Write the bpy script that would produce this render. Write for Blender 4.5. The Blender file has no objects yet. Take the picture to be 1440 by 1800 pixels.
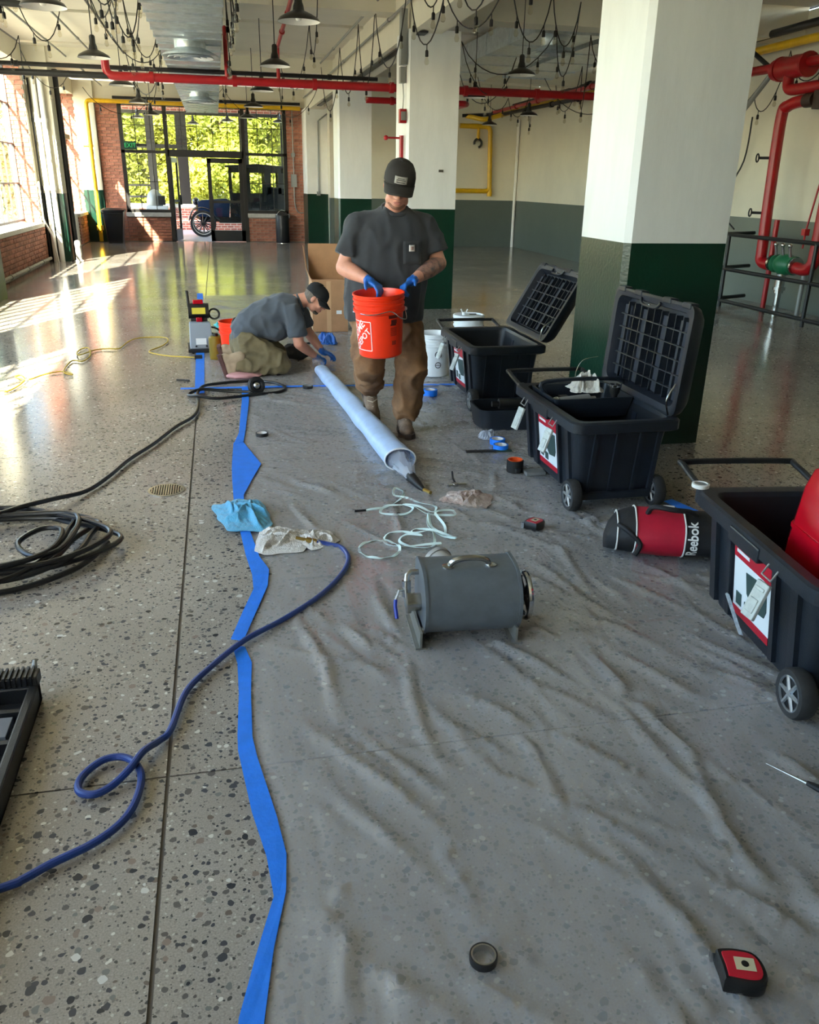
import bpy, bmesh, math, random
from mathutils import Vector, Matrix, Euler, noise
V = Vector
R = math.radians
rnd = random.Random(7)
sc = bpy.context.scene
col = sc.collection

# ---------------------------------------------------------------- camera
cam_d = bpy.data.cameras.new('camera')
cam = bpy.data.objects.new('camera', cam_d)
col.objects.link(cam)
cam_d.sensor_fit = 'HORIZONTAL'
cam_d.sensor_width = 36.0
cam_d.lens = 36.0 * 1455.0 / 1440.0
cam_d.clip_start = 0.05
cam_d.clip_end = 400
cam.matrix_world = Matrix(((0.97687608, 0.06270924, -0.20440324, 0),
                           (-0.2130763, 0.36447261, -0.9065088, 0),
                           (0.0176529, 0.92910025, 0.36940643, 1.6),
                           (0, 0, 0, 1)))
sc.camera = cam

# ---------------------------------------------------------------- sky, sun, exposure
SUN_EL = R(32.5)
SUN_H = V((0.407, 0.913, 0)).normalized()          # direction the sunlight travels on the ground
world = bpy.data.worlds.new('sky')
sc.world = world
world.use_nodes = True
nt = world.node_tree
bg = nt.nodes['Background']
sky = nt.nodes.new('ShaderNodeTexSky')
sky.sky_type = 'NISHITA'
sky.sun_disc = False
sky.sun_elevation = SUN_EL
sky.sun_rotation = math.atan2(-SUN_H.x, -SUN_H.y)
nt.links.new(sky.outputs['Color'], bg.inputs['Color'])
bg.inputs['Strength'].default_value = 0.85
sun_d = bpy.data.lights.new('sun', 'SUN')
sun_d.energy = 31
sun_d.angle = R(0.6)
sun_d.color = (1.0, 0.9, 0.74)
sun = bpy.data.objects.new('sun', sun_d)
col.objects.link(sun)
sdir = V((SUN_H.x * math.cos(SUN_EL), SUN_H.y * math.cos(SUN_EL), -math.sin(SUN_EL)))
sun.rotation_euler = sdir.to_track_quat('-Z', 'Y').to_euler()
sun.location = (-20, -20, 20)
sc.view_settings.view_transform = 'Standard'
sc.view_settings.look = 'None'
sc.view_settings.gamma = 1.0
sc.view_settings.use_curve_mapping = False
sc.view_settings.exposure = 1.4

# ---------------------------------------------------------------- helpers
def lin(c):
    if isinstance(c, str):
        c = c.lstrip('#')
        c = [int(c[i:i + 2], 16) / 255 for i in (0, 2, 4)]
        c = [x / 12.92 if x <= .04045 else ((x + .055) / 1.055) ** 2.4 for x in c]
    return (c[0], c[1], c[2], 1.0)

MATS = {}
def mat(name, color, rough=.6, metal=0., var=0., vscale=8., bump=0., bscale=60., spec=None, alpha=1., coat=0.,
        var_col=None, emit=None, trans=0., sheen=0., stretch=None, obj_rand=0.):
    if name in MATS:
        return MATS[name]
    m = bpy.data.materials.new(name)
    m.use_nodes = True
    t = m.node_tree
    b = t.nodes['Principled BSDF']
    b.inputs['Base Color'].default_value = lin(color)
    b.inputs['Roughness'].default_value = rough
    b.inputs['Metallic'].default_value = metal
    if spec is not None: b.inputs['Specular IOR Level'].default_value = spec
    if alpha < 1: b.inputs['Alpha'].default_value = alpha
    if coat: b.inputs['Coat Weight'].default_value = coat
    if trans: b.inputs['Transmission Weight'].default_value = trans
    if sheen: b.inputs['Sheen Weight'].default_value = sheen
    if emit:
        b.inputs['Emission Color'].default_value = lin(emit[0]); b.inputs['Emission Strength'].default_value = emit[1]
    if var or bump:
        tc = t.nodes.new('ShaderNodeTexCoord')
        mp = t.nodes.new('ShaderNodeMapping')
        t.links.new(tc.outputs['Object'], mp.inputs['Vector'])
        if stretch: mp.inputs['Scale'].default_value = stretch
    last = None
    if var:
        n = t.nodes.new('ShaderNodeTexNoise'); n.inputs['Scale'].default_value = vscale
        n.inputs['Detail'].default_value = 6; n.inputs['Roughness'].default_value = .65
        t.links.new(mp.outputs['Vector'], n.inputs['Vector'])
        rmp = t.nodes.new('ShaderNodeValToRGB')
        c = lin(color)
        c2 = lin(var_col) if var_col else (c[0] * (1 - var), c[1] * (1 - var), c[2] * (1 - var), 1)
        c3 = c if var_col else tuple(min(1, x * (1 + var * .6)) for x in c[:3]) + (1,)
        rmp.color_ramp.elements[0].position = .35; rmp.color_ramp.elements[0].color = c2
        rmp.color_ramp.elements[1].position = .65; rmp.color_ramp.elements[1].color = c3
        t.links.new(n.outputs['Fac'], rmp.inputs['Fac'])
        last = rmp.outputs['Color']
    if obj_rand:
        oi = t.nodes.new('ShaderNodeObjectInfo')
        hsv = t.nodes.new('ShaderNodeHueSaturation')
        mr = t.nodes.new('ShaderNodeMapRange')
        mr.inputs['To Min'].default_value = 1 - obj_rand; mr.inputs['To Max'].default_value = 1 + obj_rand
        t.links.new(oi.outputs['Random'], mr.inputs['Value'])
        t.links.new(mr.outputs['Result'], hsv.inputs['Value'])
        if last: t.links.new(last, hsv.inputs['Color'])
        else: hsv.inputs['Color'].default_value = lin(color)
        last = hsv.outputs['Color']
    if last: t.links.new(last, b.inputs['Base Color'])
    if bump:
        n2 = t.nodes.new('ShaderNodeTexNoise'); n2.inputs['Scale'].default_value = bscale
        n2.inputs['Detail'].default_value = 4
        t.links.new(mp.outputs['Vector'], n2.inputs['Vector'])
        bp = t.nodes.new('ShaderNodeBump'); bp.inputs['Strength'].default_value = bump
        bp.inputs['Distance'].default_value = .01
        t.links.new(n2.outputs['Fac'], bp.inputs['Height'])
        t.links.new(bp.outputs['Normal'], b.inputs['Normal'])
    MATS[name] = m
    return m

class MB:
    """collects shapes into one mesh"""
    def __init__(s):
        s.v = []; s.f = []; s.mi = []; s.M = None; s.k = 0
    def add(s, vs, fs):
        n = len(s.v)
        if s.M is not None: vs = [s.M @ V(p) for p in vs]
        s.v += [tuple(p) for p in vs]
        s.f += [tuple(i + n for i in f) for f in fs]
        s.mi += [s.k] * len(fs)
        return s
    def box(s, c, d, rot=None, top=None):
        x, y, z = d[0] / 2, d[1] / 2, d[2] / 2
        tx, ty = top if top else (1, 1)
        p = [(-x, -y, -z), (x, -y, -z), (x, y, -z), (-x, y, -z), (-x * tx, -y * ty, z), (x * tx, -y * ty, z), (x * tx, y * ty, z), (-x * tx, y * ty, z)]
        m = Matrix.Translation(V(c)) @ (rot.to_4x4() if rot else Matrix.Identity(4))
        return s.add([m @ V(q) for q in p], [(0, 3, 2, 1), (4, 5, 6, 7), (0, 1, 5, 4), (1, 2, 6, 5), (2, 3, 7, 6), (3, 0, 4, 7)])
    def span(s, a, b):
        return s.box([(a[i] + b[i]) / 2 for i in range(3)], [abs(b[i] - a[i]) for i in range(3)])
    def loft(s, rings, closed=True, cap=True):
        n = len(rings[0]); vs = [p for r in rings for p in r]; fs = []
        for i in range(len(rings) - 1):
            for j in range(n if closed else n - 1):
                k = (j + 1) % n
                fs.append((i * n + j, i * n + k, (i + 1) * n + k, (i + 1) * n + j))
        if cap and closed:
            fs.append(tuple(range(n - 1, -1, -1))); b = (len(rings) - 1) * n
            fs.append(tuple(b + j for j in range(n)))
        return s.add(vs, fs)
    def tube(s, path, r, n=8, cap=True, flat=None):
        path = [V(p) for p in path]
        rs = r if isinstance(r, (list, tuple)) else [r] * len(path)
        rings = []; up = None
        for i, p in enumerate(path):
            a = path[max(i - 1, 0)]; b = path[min(i + 1, len(path) - 1)]
            d = (b - a)
            if d.length < 1e-9: d = V((0, 0, 1))
            d.normalize()
            if up is None:
                up = V((0, 0, 1)) if abs(d.z) < .9 else V((1, 0, 0))
            up = up - d * up.dot(d)
            if up.length < 1e-6: up = V((1, 0, 0)) - d * d.x
            up.normalize(); w = d.cross(up)
            fl = flat if flat else 1
            rings.append([p + (w * math.cos(2 * math.pi * j / n) + up * math.sin(2 * math.pi * j / n) * fl) * rs[i] for j in range(n)])
        return s.loft(rings, True, cap)
    def cyl(s, a, b, r, r2=None, n=16, cap=True):
        return s.tube([a, b], [r, r if r2 is None else r2], n, cap)
    def lathe(s, prof, n=24, M=None, cap=True, arc=None):
        rings = []
        for (r, z) in prof:
            rings.append([V((r * math.cos(2 * math.pi * j / n), r * math.sin(2 * math.pi * j / n), z)) for j in range(n)])
        if M is not None: rings = [[M @ p for p in q] for q in rings]
        return s.loft(rings, True, cap)
    def ell(s, c, r, M=None, n=16, m=10):
        vs = [(0, 0, -1)]; fs = []
        for i in range(1, m):
            a = -math.pi / 2 + math.pi * i / m
            for j in range(n):
                t = 2 * math.pi * j / n
                vs.append((math.cos(a) * math.cos(t), math.cos(a) * math.sin(t), math.sin(a)))
        vs.append((0, 0, 1))
        for j in range(n):
            k = (j + 1) % n
            fs.append((0, 1 + k, 1 + j)); b = 1 + (m - 2) * n
            fs.append((b + j, b + k, len(vs) - 1))
            for i in range(m - 2):
                fs.append((1 + i * n + j, 1 + i * n + k, 1 + (i + 1) * n + k, 1 + (i + 1) * n + j))
        rr = (r, r, r) if isinstance(r, (int, float)) else r
        P = [V((p[0] * rr[0], p[1] * rr[1], p[2] * rr[2])) for p in vs]
        if M is not None: P = [M @ p for p in P]
        return s.add([p + V(c) for p in P], fs)
    def cap(s, a, ra, b, rb, n=14):
        s.ell(a, ra, n=n, m=8); s.ell(b, rb, n=n, m=8)
        return s.cyl(a, b, ra, rb, n=n)
    def prism(s, poly, a, b, M=None):
        """polygon in xz, extruded along y from a to b"""
        r1 = [V((p[0], a, p[1])) for p in poly]; r2 = [V((p[0], b, p[1])) for p in poly]
        if M is not None: r1 = [M @ p for p in r1]; r2 = [M @ p for p in r2]
        return s.loft([r1, r2])
    def torus(s, c, Rr, r, M=None, n=28, k=8, a0=0, a1=2 * math.pi):
        full = abs(a1 - a0 - 2 * math.pi) < 1e-6
        pts = []
        for i in range(n + 1):
            t = a0 + (a1 - a0) * i / n
            p = V((Rr * math.cos(t), Rr * math.sin(t), 0))
            pts.append((M @ p if M is not None else p) + V(c))
        return s.tube(pts, r, k, cap=not full)
    def build(s, name, m=None, parent=None, smooth=35, bevel=0, loc=None):
        me = bpy.data.meshes.new(name)
        me.from_pydata(s.v, [], s.f)
        if any(s.mi): me.polygons.foreach_set('material_index', s.mi)
        bm = bmesh.new(); bm.from_mesh(me)
        bmesh.ops.recalc_face_normals(bm, faces=bm.faces)
        bm.to_mesh(me); bm.free()
        if smooth:
            me.polygons.foreach_set('use_smooth', [True] * len(me.polygons))
            me.set_sharp_from_angle(angle=R(smooth))
        o = bpy.data.objects.new(name, me); col.objects.link(o)
        ms = m if isinstance(m, (list, tuple)) else [m]
        for q in ms:
            if q: me.materials.append(q)
        if parent: o.parent = parent
        if loc: o.location = loc
        if bevel:
            bv = o.modifiers.new('bevel', 'BEVEL'); bv.width = bevel; bv.segments = 2; bv.limit_method = 'ANGLE'; bv.angle_limit = R(40)
        return o

def tag(o, label=None, cat=None, group=None, kind=None):
    if label: o['label'] = label
    if cat: o['category'] = cat
    if group: o['group'] = group
    if kind: o['kind'] = kind
    return o
def struct(o, label=None):
    o['kind'] = 'structure'
    if label: o['label'] = label
    return o
def thing(name, label, cat, loc=(0, 0, 0), rz=0., group=None):
    o = bpy.data.objects.new(name, None); col.objects.link(o)
    o.location = loc; o.rotation_euler = (0, 0, rz); o.empty_display_size = .1
    return tag(o, label, cat, group)
def copy_tree(o, parent=None):
    c = o.copy(); col.objects.link(c); c.parent = parent
    for ch in list(o.children): copy_tree(ch, c)
    return c
def bezier(pts, per=6):
    """smooth path through points (Catmull-Rom)"""
    pts = [V(p) for p in pts]; out = []
    for i in range(len(pts) - 1):
        p0 = pts[max(i - 1, 0)]; p1 = pts[i]; p2 = pts[i + 1]; p3 = pts[min(i + 2, len(pts) - 1)]
        for j in range(per):
            t = j / per
            out.append(.5 * ((2 * p1) + (p2 - p0) * t + (2 * p0 - 5 * p1 + 4 * p2 - p3) * t * t + (3 * p1 - p0 - 3 * p2 + p3) * t ** 3))
    out.append(pts[-1]); return out
def text_mesh(body, size, depth=.001, align='CENTER', bold=False):
    cu = bpy.data.curves.new('lettering', 'FONT'); cu.body = body; cu.size = size; cu.extrude = depth
    cu.align_x = align; cu.align_y = 'CENTER'; cu.resolution_u = 3
    if bold: cu.offset = size * .02
    o = bpy.data.objects.new('lettering', cu); col.objects.link(o)
    bpy.context.view_layer.update()
    me = bpy.data.meshes.new_from_object(o.evaluated_get(bpy.context.evaluated_depsgraph_get()))
    bpy.data.objects.remove(o); bpy.data.curves.remove(cu)
    return me
def mesh_obj(name, me, m, parent=None, fn=None):
    if fn:
        for v in me.vertices: v.co = fn(v.co)
    me.materials.clear(); me.materials.append(m)
    o = bpy.data.objects.new(name, me); col.objects.link(o)
    if parent: o.parent = parent
    return o
def frame(z, x=None):
    """matrix with local z along z"""
    z = V(z).normalized(); x = V(x) if x else (V((1, 0, 0)) if abs(z.x) < .9 else V((0, 1, 0)))
    x = (x - z * x.dot(z)).normalized(); y = z.cross(x)
    return Matrix((x, y, z)).transposed()
def blob(mb, name, m, parent=None, vox=.012, smooth=6, disp=None):
    """one continuous surface grown from overlapping volumes"""
    o = mb.build(name, m, None, smooth=0)
    r = o.modifiers.new('r', 'REMESH'); r.mode = 'VOXEL'; r.voxel_size = vox
    if smooth:
        q = o.modifiers.new('s', 'SMOOTH'); q.factor = .6; q.iterations = smooth
    bpy.context.view_layer.update()
    me = bpy.data.meshes.new_from_object(o.evaluated_get(bpy.context.evaluated_depsgraph_get()))
    old = o.data; o.modifiers.clear(); o.data = me; bpy.data.meshes.remove(old)
    me.name = name
    if disp:
        ns = [v.normal.copy() for v in me.vertices]
        for v, n in zip(me.vertices, ns): v.co = v.co + n * disp(v.co, n)
    me.polygons.foreach_set('use_smooth', [True] * len(me.polygons))
    if parent: o.parent = parent
    return o

# ---------------------------------------------------------------- materials used all over
M_white = mat('white_paint', '#e9e8e2', .45, var=.06, vscale=1.5, bump=.25, bscale=35)
M_cream = mat('cream_paint', '#dcd6c2', .55, var=.05, vscale=1.2, bump=.15, bscale=25)
M_slab = mat('ceiling_paint', '#dad4c4', .7, var=.06, vscale=.8, bump=.1, bscale=15)
M_green = mat('green_paint', '#083022', .28, var=.15, vscale=3, bump=.2, bscale=40)
M_dado = mat('grey_green_paint', '#5d6760', .3, var=.06, vscale=1.5, bump=.1, bscale=30)
M_black = mat('black_steel', '#17181a', .45, var=.1)
M_blackpl = mat('black_plastic', '#14171c', .42, var=.25, vscale=9, bump=.12, bscale=220)
M_rubber = mat('black_rubber', '#111112', .5, bump=.1, bscale=150)
M_red = mat('red_pipe_paint', '#a3121a', .35, var=.1)
M_yellow = mat('yellow_pipe_paint', '#d9ab14', .35, var=.1)
M_galv = mat('galvanised_steel', '#cdd6da', .3, metal=.65, var=.2, vscale=12)
M_steel = mat('steel', '#b9b9b6', .25, metal=1., var=.1)
M_chrome = mat('chrome', '#c9ccd0', .12, metal=1.)
M_grey = mat('grey_conduit', '#8d8f8c', .45, metal=.3)
M_tape = mat('blue_masking_tape', '#0f7cf0', .6, var=.08, vscale=20, bump=.15, bscale=90)
M_brick = mat('red_brick', '#b57d66', .85, var=.35, vscale=14, bump=.5, bscale=60, var_col='#8f5745', obj_rand=.25)
M_mortar = mat('mortar', '#a59a8c', .9, var=.2, vscale=20, bump=.3, bscale=80)
def glass_mat(name, tint, gl=.06):
    m = bpy.data.materials.new(name); m.use_nodes = True; t = m.node_tree
    for n in list(t.nodes): t.nodes.remove(n)
    o = t.nodes.new('ShaderNodeOutputMaterial'); tr = t.nodes.new('ShaderNodeBsdfTransparent'); g = t.nodes.new('ShaderNodeBsdfGlossy')
    tr.inputs['Color'].default_value = lin(tint); g.inputs['Roughness'].default_value = .02
    mx = t.nodes.new('ShaderNodeMixShader'); fr = t.nodes.new('ShaderNodeFresnel'); fr.inputs['IOR'].default_value = 1.5
    ge = t.nodes.new('ShaderNodeNewGeometry'); mr = t.nodes.new('ShaderNodeMapRange')      # both sides of the pane reflect alike
    mr.inputs['To Min'].default_value = 1.45; mr.inputs['To Max'].default_value = 1 / 1.45
    t.links.new(ge.outputs['Backfacing'], mr.inputs['Value']); t.links.new(mr.outputs['Result'], fr.inputs['IOR'])
    t.links.new(fr.outputs['Fac'], mx.inputs['Fac']); t.links.new(tr.outputs[0], mx.inputs[1]); t.links.new(g.outputs[0], mx.inputs[2])
    t.links.new(mx.outputs[0], o.inputs['Surface']); return m
M_glass = glass_mat('window_glass', '#f2f6f4')
M_bulb = glass_mat('bulb_glass', '#f2efe6')
# ================================================================ floor
def floor_material(name='polished_concrete'):
    m = bpy.data.materials.new(name); m.use_nodes = True; t = m.node_tree; N = t.nodes; L = t.links
    b = N['Principled BSDF']
    geo = N.new('ShaderNodeNewGeometry')
    wn = N.new('ShaderNodeTexNoise'); wn.inputs['Scale'].default_value = 45; wn.inputs['Detail'].default_value = 2
    L.new(geo.outputs['Position'], wn.inputs['Vector'])
    wv = N.new('ShaderNodeVectorMath'); wv.operation = 'MULTIPLY_ADD'
    wv.inputs[1].default_value = (.014, .014, .0); L.new(wn.outputs['Color'], wv.inputs[0]); L.new(geo.outputs['Position'], wv.inputs[2])
    bn = N.new('ShaderNodeTexNoise'); bn.inputs['Scale'].default_value = 1.1; bn.inputs['Detail'].default_value = 5
    L.new(geo.outputs['Position'], bn.inputs['Vector'])
    fine = N.new('ShaderNodeTexNoise'); fine.inputs['Scale'].default_value = 220; fine.inputs['Detail'].default_value = 3
    L.new(geo.outputs['Position'], fine.inputs['Vector'])
    base = N.new('ShaderNodeValToRGB'); L.new(bn.outputs['Fac'], base.inputs['Fac'])
    base.color_ramp.elements[0].position = .3; base.color_ramp.elements[0].color = lin('#8d857b')
    base.color_ramp.elements[1].position = .7; base.color_ramp.elements[1].color = lin('#a59d93')
    fm = N.new('ShaderNodeMixRGB'); fm.blend_type = 'OVERLAY'; fm.inputs['Fac'].default_value = .55
    L.new(base.outputs['Color'], fm.inputs[1]); L.new(fine.outputs['Fac'], fm.inputs[2])
    cur = fm.outputs['Color']
    for scale, frac, rad, cols in ((95, .5, .42, ['#4a4844', '#77706a', '#b9b2a6', '#5f5a55', '#8d857b']),
                                   (46, .42, .42, ['#444448', '#5c5854', '#74726d', '#6b5f55', '#d0cbc0']),
                                   (30, .26, .38, ['#2f3136', '#3f4145', '#5a5450', '#85746a', '#c9c6bf'])):
        vo = N.new('ShaderNodeTexVoronoi'); vo.inputs['Scale'].default_value = scale; vo.voronoi_dimensions = '2D'
        L.new(wv.outputs['Vector'], vo.inputs['Vector'])
        sep = N.new('ShaderNodeSeparateColor'); L.new(vo.outputs['Color'], sep.inputs['Color'])
        thr = N.new('ShaderNodeMath'); thr.operation = 'MULTIPLY'; thr.inputs[1].default_value = rad
        L.new(sep.outputs['Green'], thr.inputs[0])
        lt = N.new('ShaderNodeMath'); lt.operation = 'LESS_THAN'
        L.new(vo.outputs['Distance'], lt.inputs[0]); L.new(thr.outputs[0], lt.inputs[1])
        sel = N.new('ShaderNodeMath'); sel.operation = 'LESS_THAN'; sel.inputs[1].default_value = frac
        L.new(sep.outputs['Blue'], sel.inputs[0])
        mk = N.new('ShaderNodeMath'); mk.operation = 'MULTIPLY'
        L.new(lt.outputs[0], mk.inputs[0]); L.new(sel.outputs[0], mk.inputs[1])
        rp = N.new('ShaderNodeValToRGB'); rp.color_ramp.interpolation = 'CONSTANT'
        els = rp.color_ramp.elements
        els[0].color = lin(cols[0]); els[1].position = .3; els[1].color = lin(cols[1])
        for q, pos in zip(cols[2:], (.6, .78, .9)):
            e = els.new(pos); e.color = lin(q)
        L.new(sep.outputs['Red'], rp.inputs['Fac'])
        mx = N.new('ShaderNodeMixRGB'); L.new(mk.outputs[0], mx.inputs['Fac']); L.new(cur, mx.inputs[1]); L.new(rp.outputs['Color'], mx.inputs[2])
        cur = mx.outputs['Color']
    L.new(cur, b.inputs['Base Color'])
    rr = N.new('ShaderNodeMapRange'); rr.inputs['To Min'].default_value = .1; rr.inputs['To Max'].default_value = .2
    L.new(bn.outputs['Fac'], rr.inputs['Value']); L.new(rr.outputs['Result'], b.inputs['Roughness'])
    bp = N.new('ShaderNodeBump'); bp.inputs['Strength'].default_value = .025; bp.inputs['Distance'].default_value = .01
    L.new(bn.outputs['Fac'], bp.inputs['Height']); L.new(bp.outputs['Normal'], b.inputs['Normal'])
    return m
M_floor = floor_material()
M_joint = mat('joint_filler', '#5a534b', .7, var=.1)
XL, XR, YN, YE = -3.35, 7.95, -9.0, 24.5
floor = MB().span((XL - .4, YN - .3, -.15), (XR + .3, YE + .2, -.004)).build('floor', M_joint); struct(floor, 'polished concrete floor with saw-cut joints')
xs = [XL - .35, -.24, 2.96, 6.16, XR + .25]
ys = [YN, -7.57, -4.37, -1.17, 2.03, 5.21, 8.43, 11.63, 14.83, 18.03, 21.23, YE + .1]
for i in range(len(xs) - 1):
    for j in range(len(ys) - 1):
        MB().span((xs[i] + .0055, ys[j] + .0035, -.1), (xs[i + 1] - .0055, ys[j + 1] - .0035, 0)).build('slab', M_floor, floor, smooth=0)

# ================================================================ walls
def wall(name, boxes, m, label):
    mb = MB()
    for a, b in boxes: mb.span(a, b)
    return struct(mb.build(name, m, smooth=0), label)
WIN = [(-3.0, -1.0), (.4, 5.4), (6.8, 11.8), (13.2, 18.25)]       # window bays along the left wall; first one unseen, added for foreground light
ZS, ZT, ZC = .72, 3.52, 3.85
XO = XL - .42
lb = [((XO, YN, 0), (XL, WIN[0][0], ZC))]
for k, (a, b) in enumerate(WIN):
    nxt = WIN[k + 1][0] if k + 1 < len(WIN) else 19.3
    lb += [((XO, a, 0), (XL - .022, b, ZS)), ((XO, a, ZT), (XL, b, ZC)), ((XO, b, 0), (XL - .022, nxt, ZC))]
lb += [((XO, 19.3, ZT), (XL, 24.42, ZC)), ((XO, 24.42, 0), (XL, YE + .3, ZC)), ((XO, 22.95, 0), (XL - .022, 24.42, ZS))]
wall_left = wall('wall_left', lb, M_cream, 'window wall of brick and cream painted concrete')
wall_right = wall('wall_right', [((XR, YN, 1.2), (XR + .3, 22.9, ZC))], M_cream, 'long cream wall above the grey-green band')
wall_right_band = struct(MB().span((XR - .003, YN, 0), (XR + .3, 22.9, 1.2)).build('trim_1', M_dado, smooth=0), 'grey-green painted band of the long cream wall')
# end wall: glazed half on the left, plain half on the right of the pilaster
EX0, EX1, DX0, DX1 = -2.33, 1.93, -1.18, .79
eb = [((XL, YE, 0), (EX0 - .0, YE + .3, ZC)), ((EX0, YE, 3.4), (EX1, YE + .3, ZC)), ((EX1, YE, 0), (2.5, YE + .3, ZC)),
      ((EX0, YE, 0), (DX0, YE + .3, .66)), ((DX1, YE, 0), (EX1, YE + .3, .66))]
wall_end = wall('wall_end', eb, M_mortar, 'brick end wall around the glazed entrance')
struct(MB().span((XL, YE - .02, 3.4), (2.5, YE, ZC)).build('trim_2', M_cream, smooth=0), 'cream painted beam above the glazed entrance')
wall_end_right = wall('wall_end_right', [((2.9, 22.9, 1.2), (XR + .3, 23.2, ZC)), ((2.9, 23.2, 0), (3.1, YE, ZC))], M_cream, 'cream end wall behind the column row')
struct(MB().span((2.9, 22.897, 0), (XR, 23.2, 1.2)).build('trim_3', M_dado, smooth=0), 'grey-green painted band of the cream end wall')
struct(MB().span((XL - .4, YN - .3, 0), (XR + .3, YN, ZC)).build('wall_back', M_cream, smooth=0), 'wall behind the photographer')

# bricks
brick_me = {}
def brick_mesh(dx, dy, dz):
    k = (round(dx, 3), round(dy, 3), round(dz, 3))
    if k not in brick_me:
        o = MB().box((0, 0, 0), (dx, dy, dz)).build('brick', M_brick, smooth=0)
        brick_me[k] = o.data; bpy.data.objects.remove(o)
    return brick_me[k]
def brick_face(parent, axis, plane, a0, a1, z0, z1, sgn, L=.205, H=.065, J=.010):
    """running bond on a wall face; axis 'Y': face runs along Y (plane is x), axis 'X': face runs along X (plane is y)"""
    row = 0; z = z0
    while z + H * .5 < z1:
        h = min(H, z1 - z - .002)
        p = a0 - (L / 2 if row % 2 else 0)
        while p < a1 - .02:
            s, e = max(p, a0), min(p + L, a1)
            if e - s > .03:
                d = .024 + rnd.uniform(-.004, .004)
                ln = round(e - s, 2)
                me = brick_mesh(d_ := .03, ln, h) if axis == 'Y' else brick_mesh(ln, .03, h)
                o = bpy.data.objects.new('brick', me); col.objects.link(o); o.parent = parent
                mid = (s + e) / 2; off = plane + sgn * (d - .015)
                o.location = (off, mid, z + h / 2) if axis == 'Y' else (mid, off, z + h / 2)
            p += L + J
        z += H + J; row += 1
brick_face(wall_left, 'Y', XL - .022, 14.4, 18.45, .02, ZS - .06, 1)
brick_face(wall_left, 'Y', XL - .022, 22.97, 24.40, .02, ZS - .06, 1)
brick_face(wall_left, 'X', 18.25, XL - .36, XL - .004, ZS + .04, ZT, -1)
brick_face(wall_left, 'X', 24.42, XL - .36, XL - .004, ZS + .04, ZT, -1)
brick_face(wall_end, 'X', YE, -2.86, EX0 - .01, .02, 3.40, -1)
brick_face(wall_end, 'X', YE, EX1 + .01, 2.38, .02, 3.40, -1)
brick_face(wall_end, 'X', YE, EX0, DX0 - .03, .02, .64, -1)
brick_face(wall_end, 'X', YE, DX1 + .03, EX1, .02, .64, -1)

# pilasters of the left wall, band of green at the foot
def pilaster(x0, x1, y0, y1, lab, n, zt=ZC):
    struct(MB().span((x0, y0, 1.285), (x1, y1, zt)).build('trim_%d' % n, M_cream, smooth=0), lab)
    struct(MB().span((x0, y0, 0), (x1 + .002, y1, 1.285)).build('trim_%d' % (n + 1), M_green, smooth=0), lab + ', green foot')
pilaster(XL - .02, -2.95, 18.55, 19.25, 'cream pilaster beside the black side door', 4)
pilaster(XL - .02, -2.95, 12.15, 12.85, 'cream pilaster between the tall steel windows', 6)
pilaster(XL - .02, -2.95, 5.75, 6.45, 'cream pilaster nearest the photographer', 8)
pilaster(XL - .02, -2.88, 24.40, YE + .02, 'corner pilaster behind the yellow gas pipe', 10)

# columns
def column(y, n):
    x0, x1, s, c = 2.40, 3.07, .67, .035
    def ring(z, g=0):
        return [V(p) for p in ((x0 + c, y, z), (x1, y, z), (x1, y + s, z), (x0, y + s, z), (x0, y + c, z))]
    a = MB(); a.loft([ring(1.285), ring(3.34)]); o = struct(a.build('column_%d' % n, M_colwhite, smooth=0), 'square concrete column with white shaft, %s' % ['nearest behind the tool chests', 'behind the standing man', 'third one towards the entrance'][n - 1])
    b = MB(); b.loft([ring(0), ring(1.285)]); b.build('green_band', M_green, o, smooth=0)
M_colwhite = mat('column_white_paint', '#e6e7e4', .42, var=.05, vscale=2, bump=.35, bscale=6, stretch=(2.2, 2.2, .6))
for n, y in enumerate((4.84, 11.23, 17.65)): column(y, n + 1)
struct(MB().span((2.36, 23.35, 1.285), (2.98, YE + .1, 3.34)).build('column_4', M_white, smooth=0), 'white half column beside the brick end wall')
MB().span((2.355, 23.345, 0), (2.985, YE + .1, 1.285)).build('green_band', M_green, bpy.data.objects['column_4'], smooth=0)

# ceiling: slab strips between shallow joints, beam over the columns
ceil = struct(MB().span((XL - .4, YN - .3, ZC + .09), (XR + .3, YE + .3, ZC + .2)).build('ceiling', M_joint, smooth=0), 'cream painted concrete plank ceiling')
y = YN; k = 0
while y < YE:
    w = (1.1, 2.3)[k % 2]; k += 1
    for (a, b) in ((XL, 2.5), (2.75, XR)):
        MB().span((a, y + .012, ZC + (0 if k % 2 else .035)), (b, min(y + w, YE) - .012, ZC + .15)).build('plank', M_slab, ceil, smooth=0)
    y += w
struct(MB().span((2.44, YN, 3.30), (2.82, YE, ZC + .05)).build('beam_1', M_cream, smooth=0), 'concrete beam running over the column row')
struct(MB().span((XL, 18.6, 3.6), (2.44, 19.0, ZC + .05)).build('beam_2', M_cream, smooth=0), 'shallow cross beam under the ceiling')
struct(MB().span((XL, 12.2, 3.66), (2.44, 12.6, ZC + .05)).build('beam_3', M_cream, smooth=0), 'shallow cross beam above the red pipe')
for n, yb in enumerate((6.2, 11.4, 17.8)):
    struct(MB().span((2.82, yb, 3.5), (XR, yb + .4, ZC + .05)).build('beam_%d' % (4 + n), M_cream, smooth=0), 'cross beam towards the right wall, number %d' % (n + 1))

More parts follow.
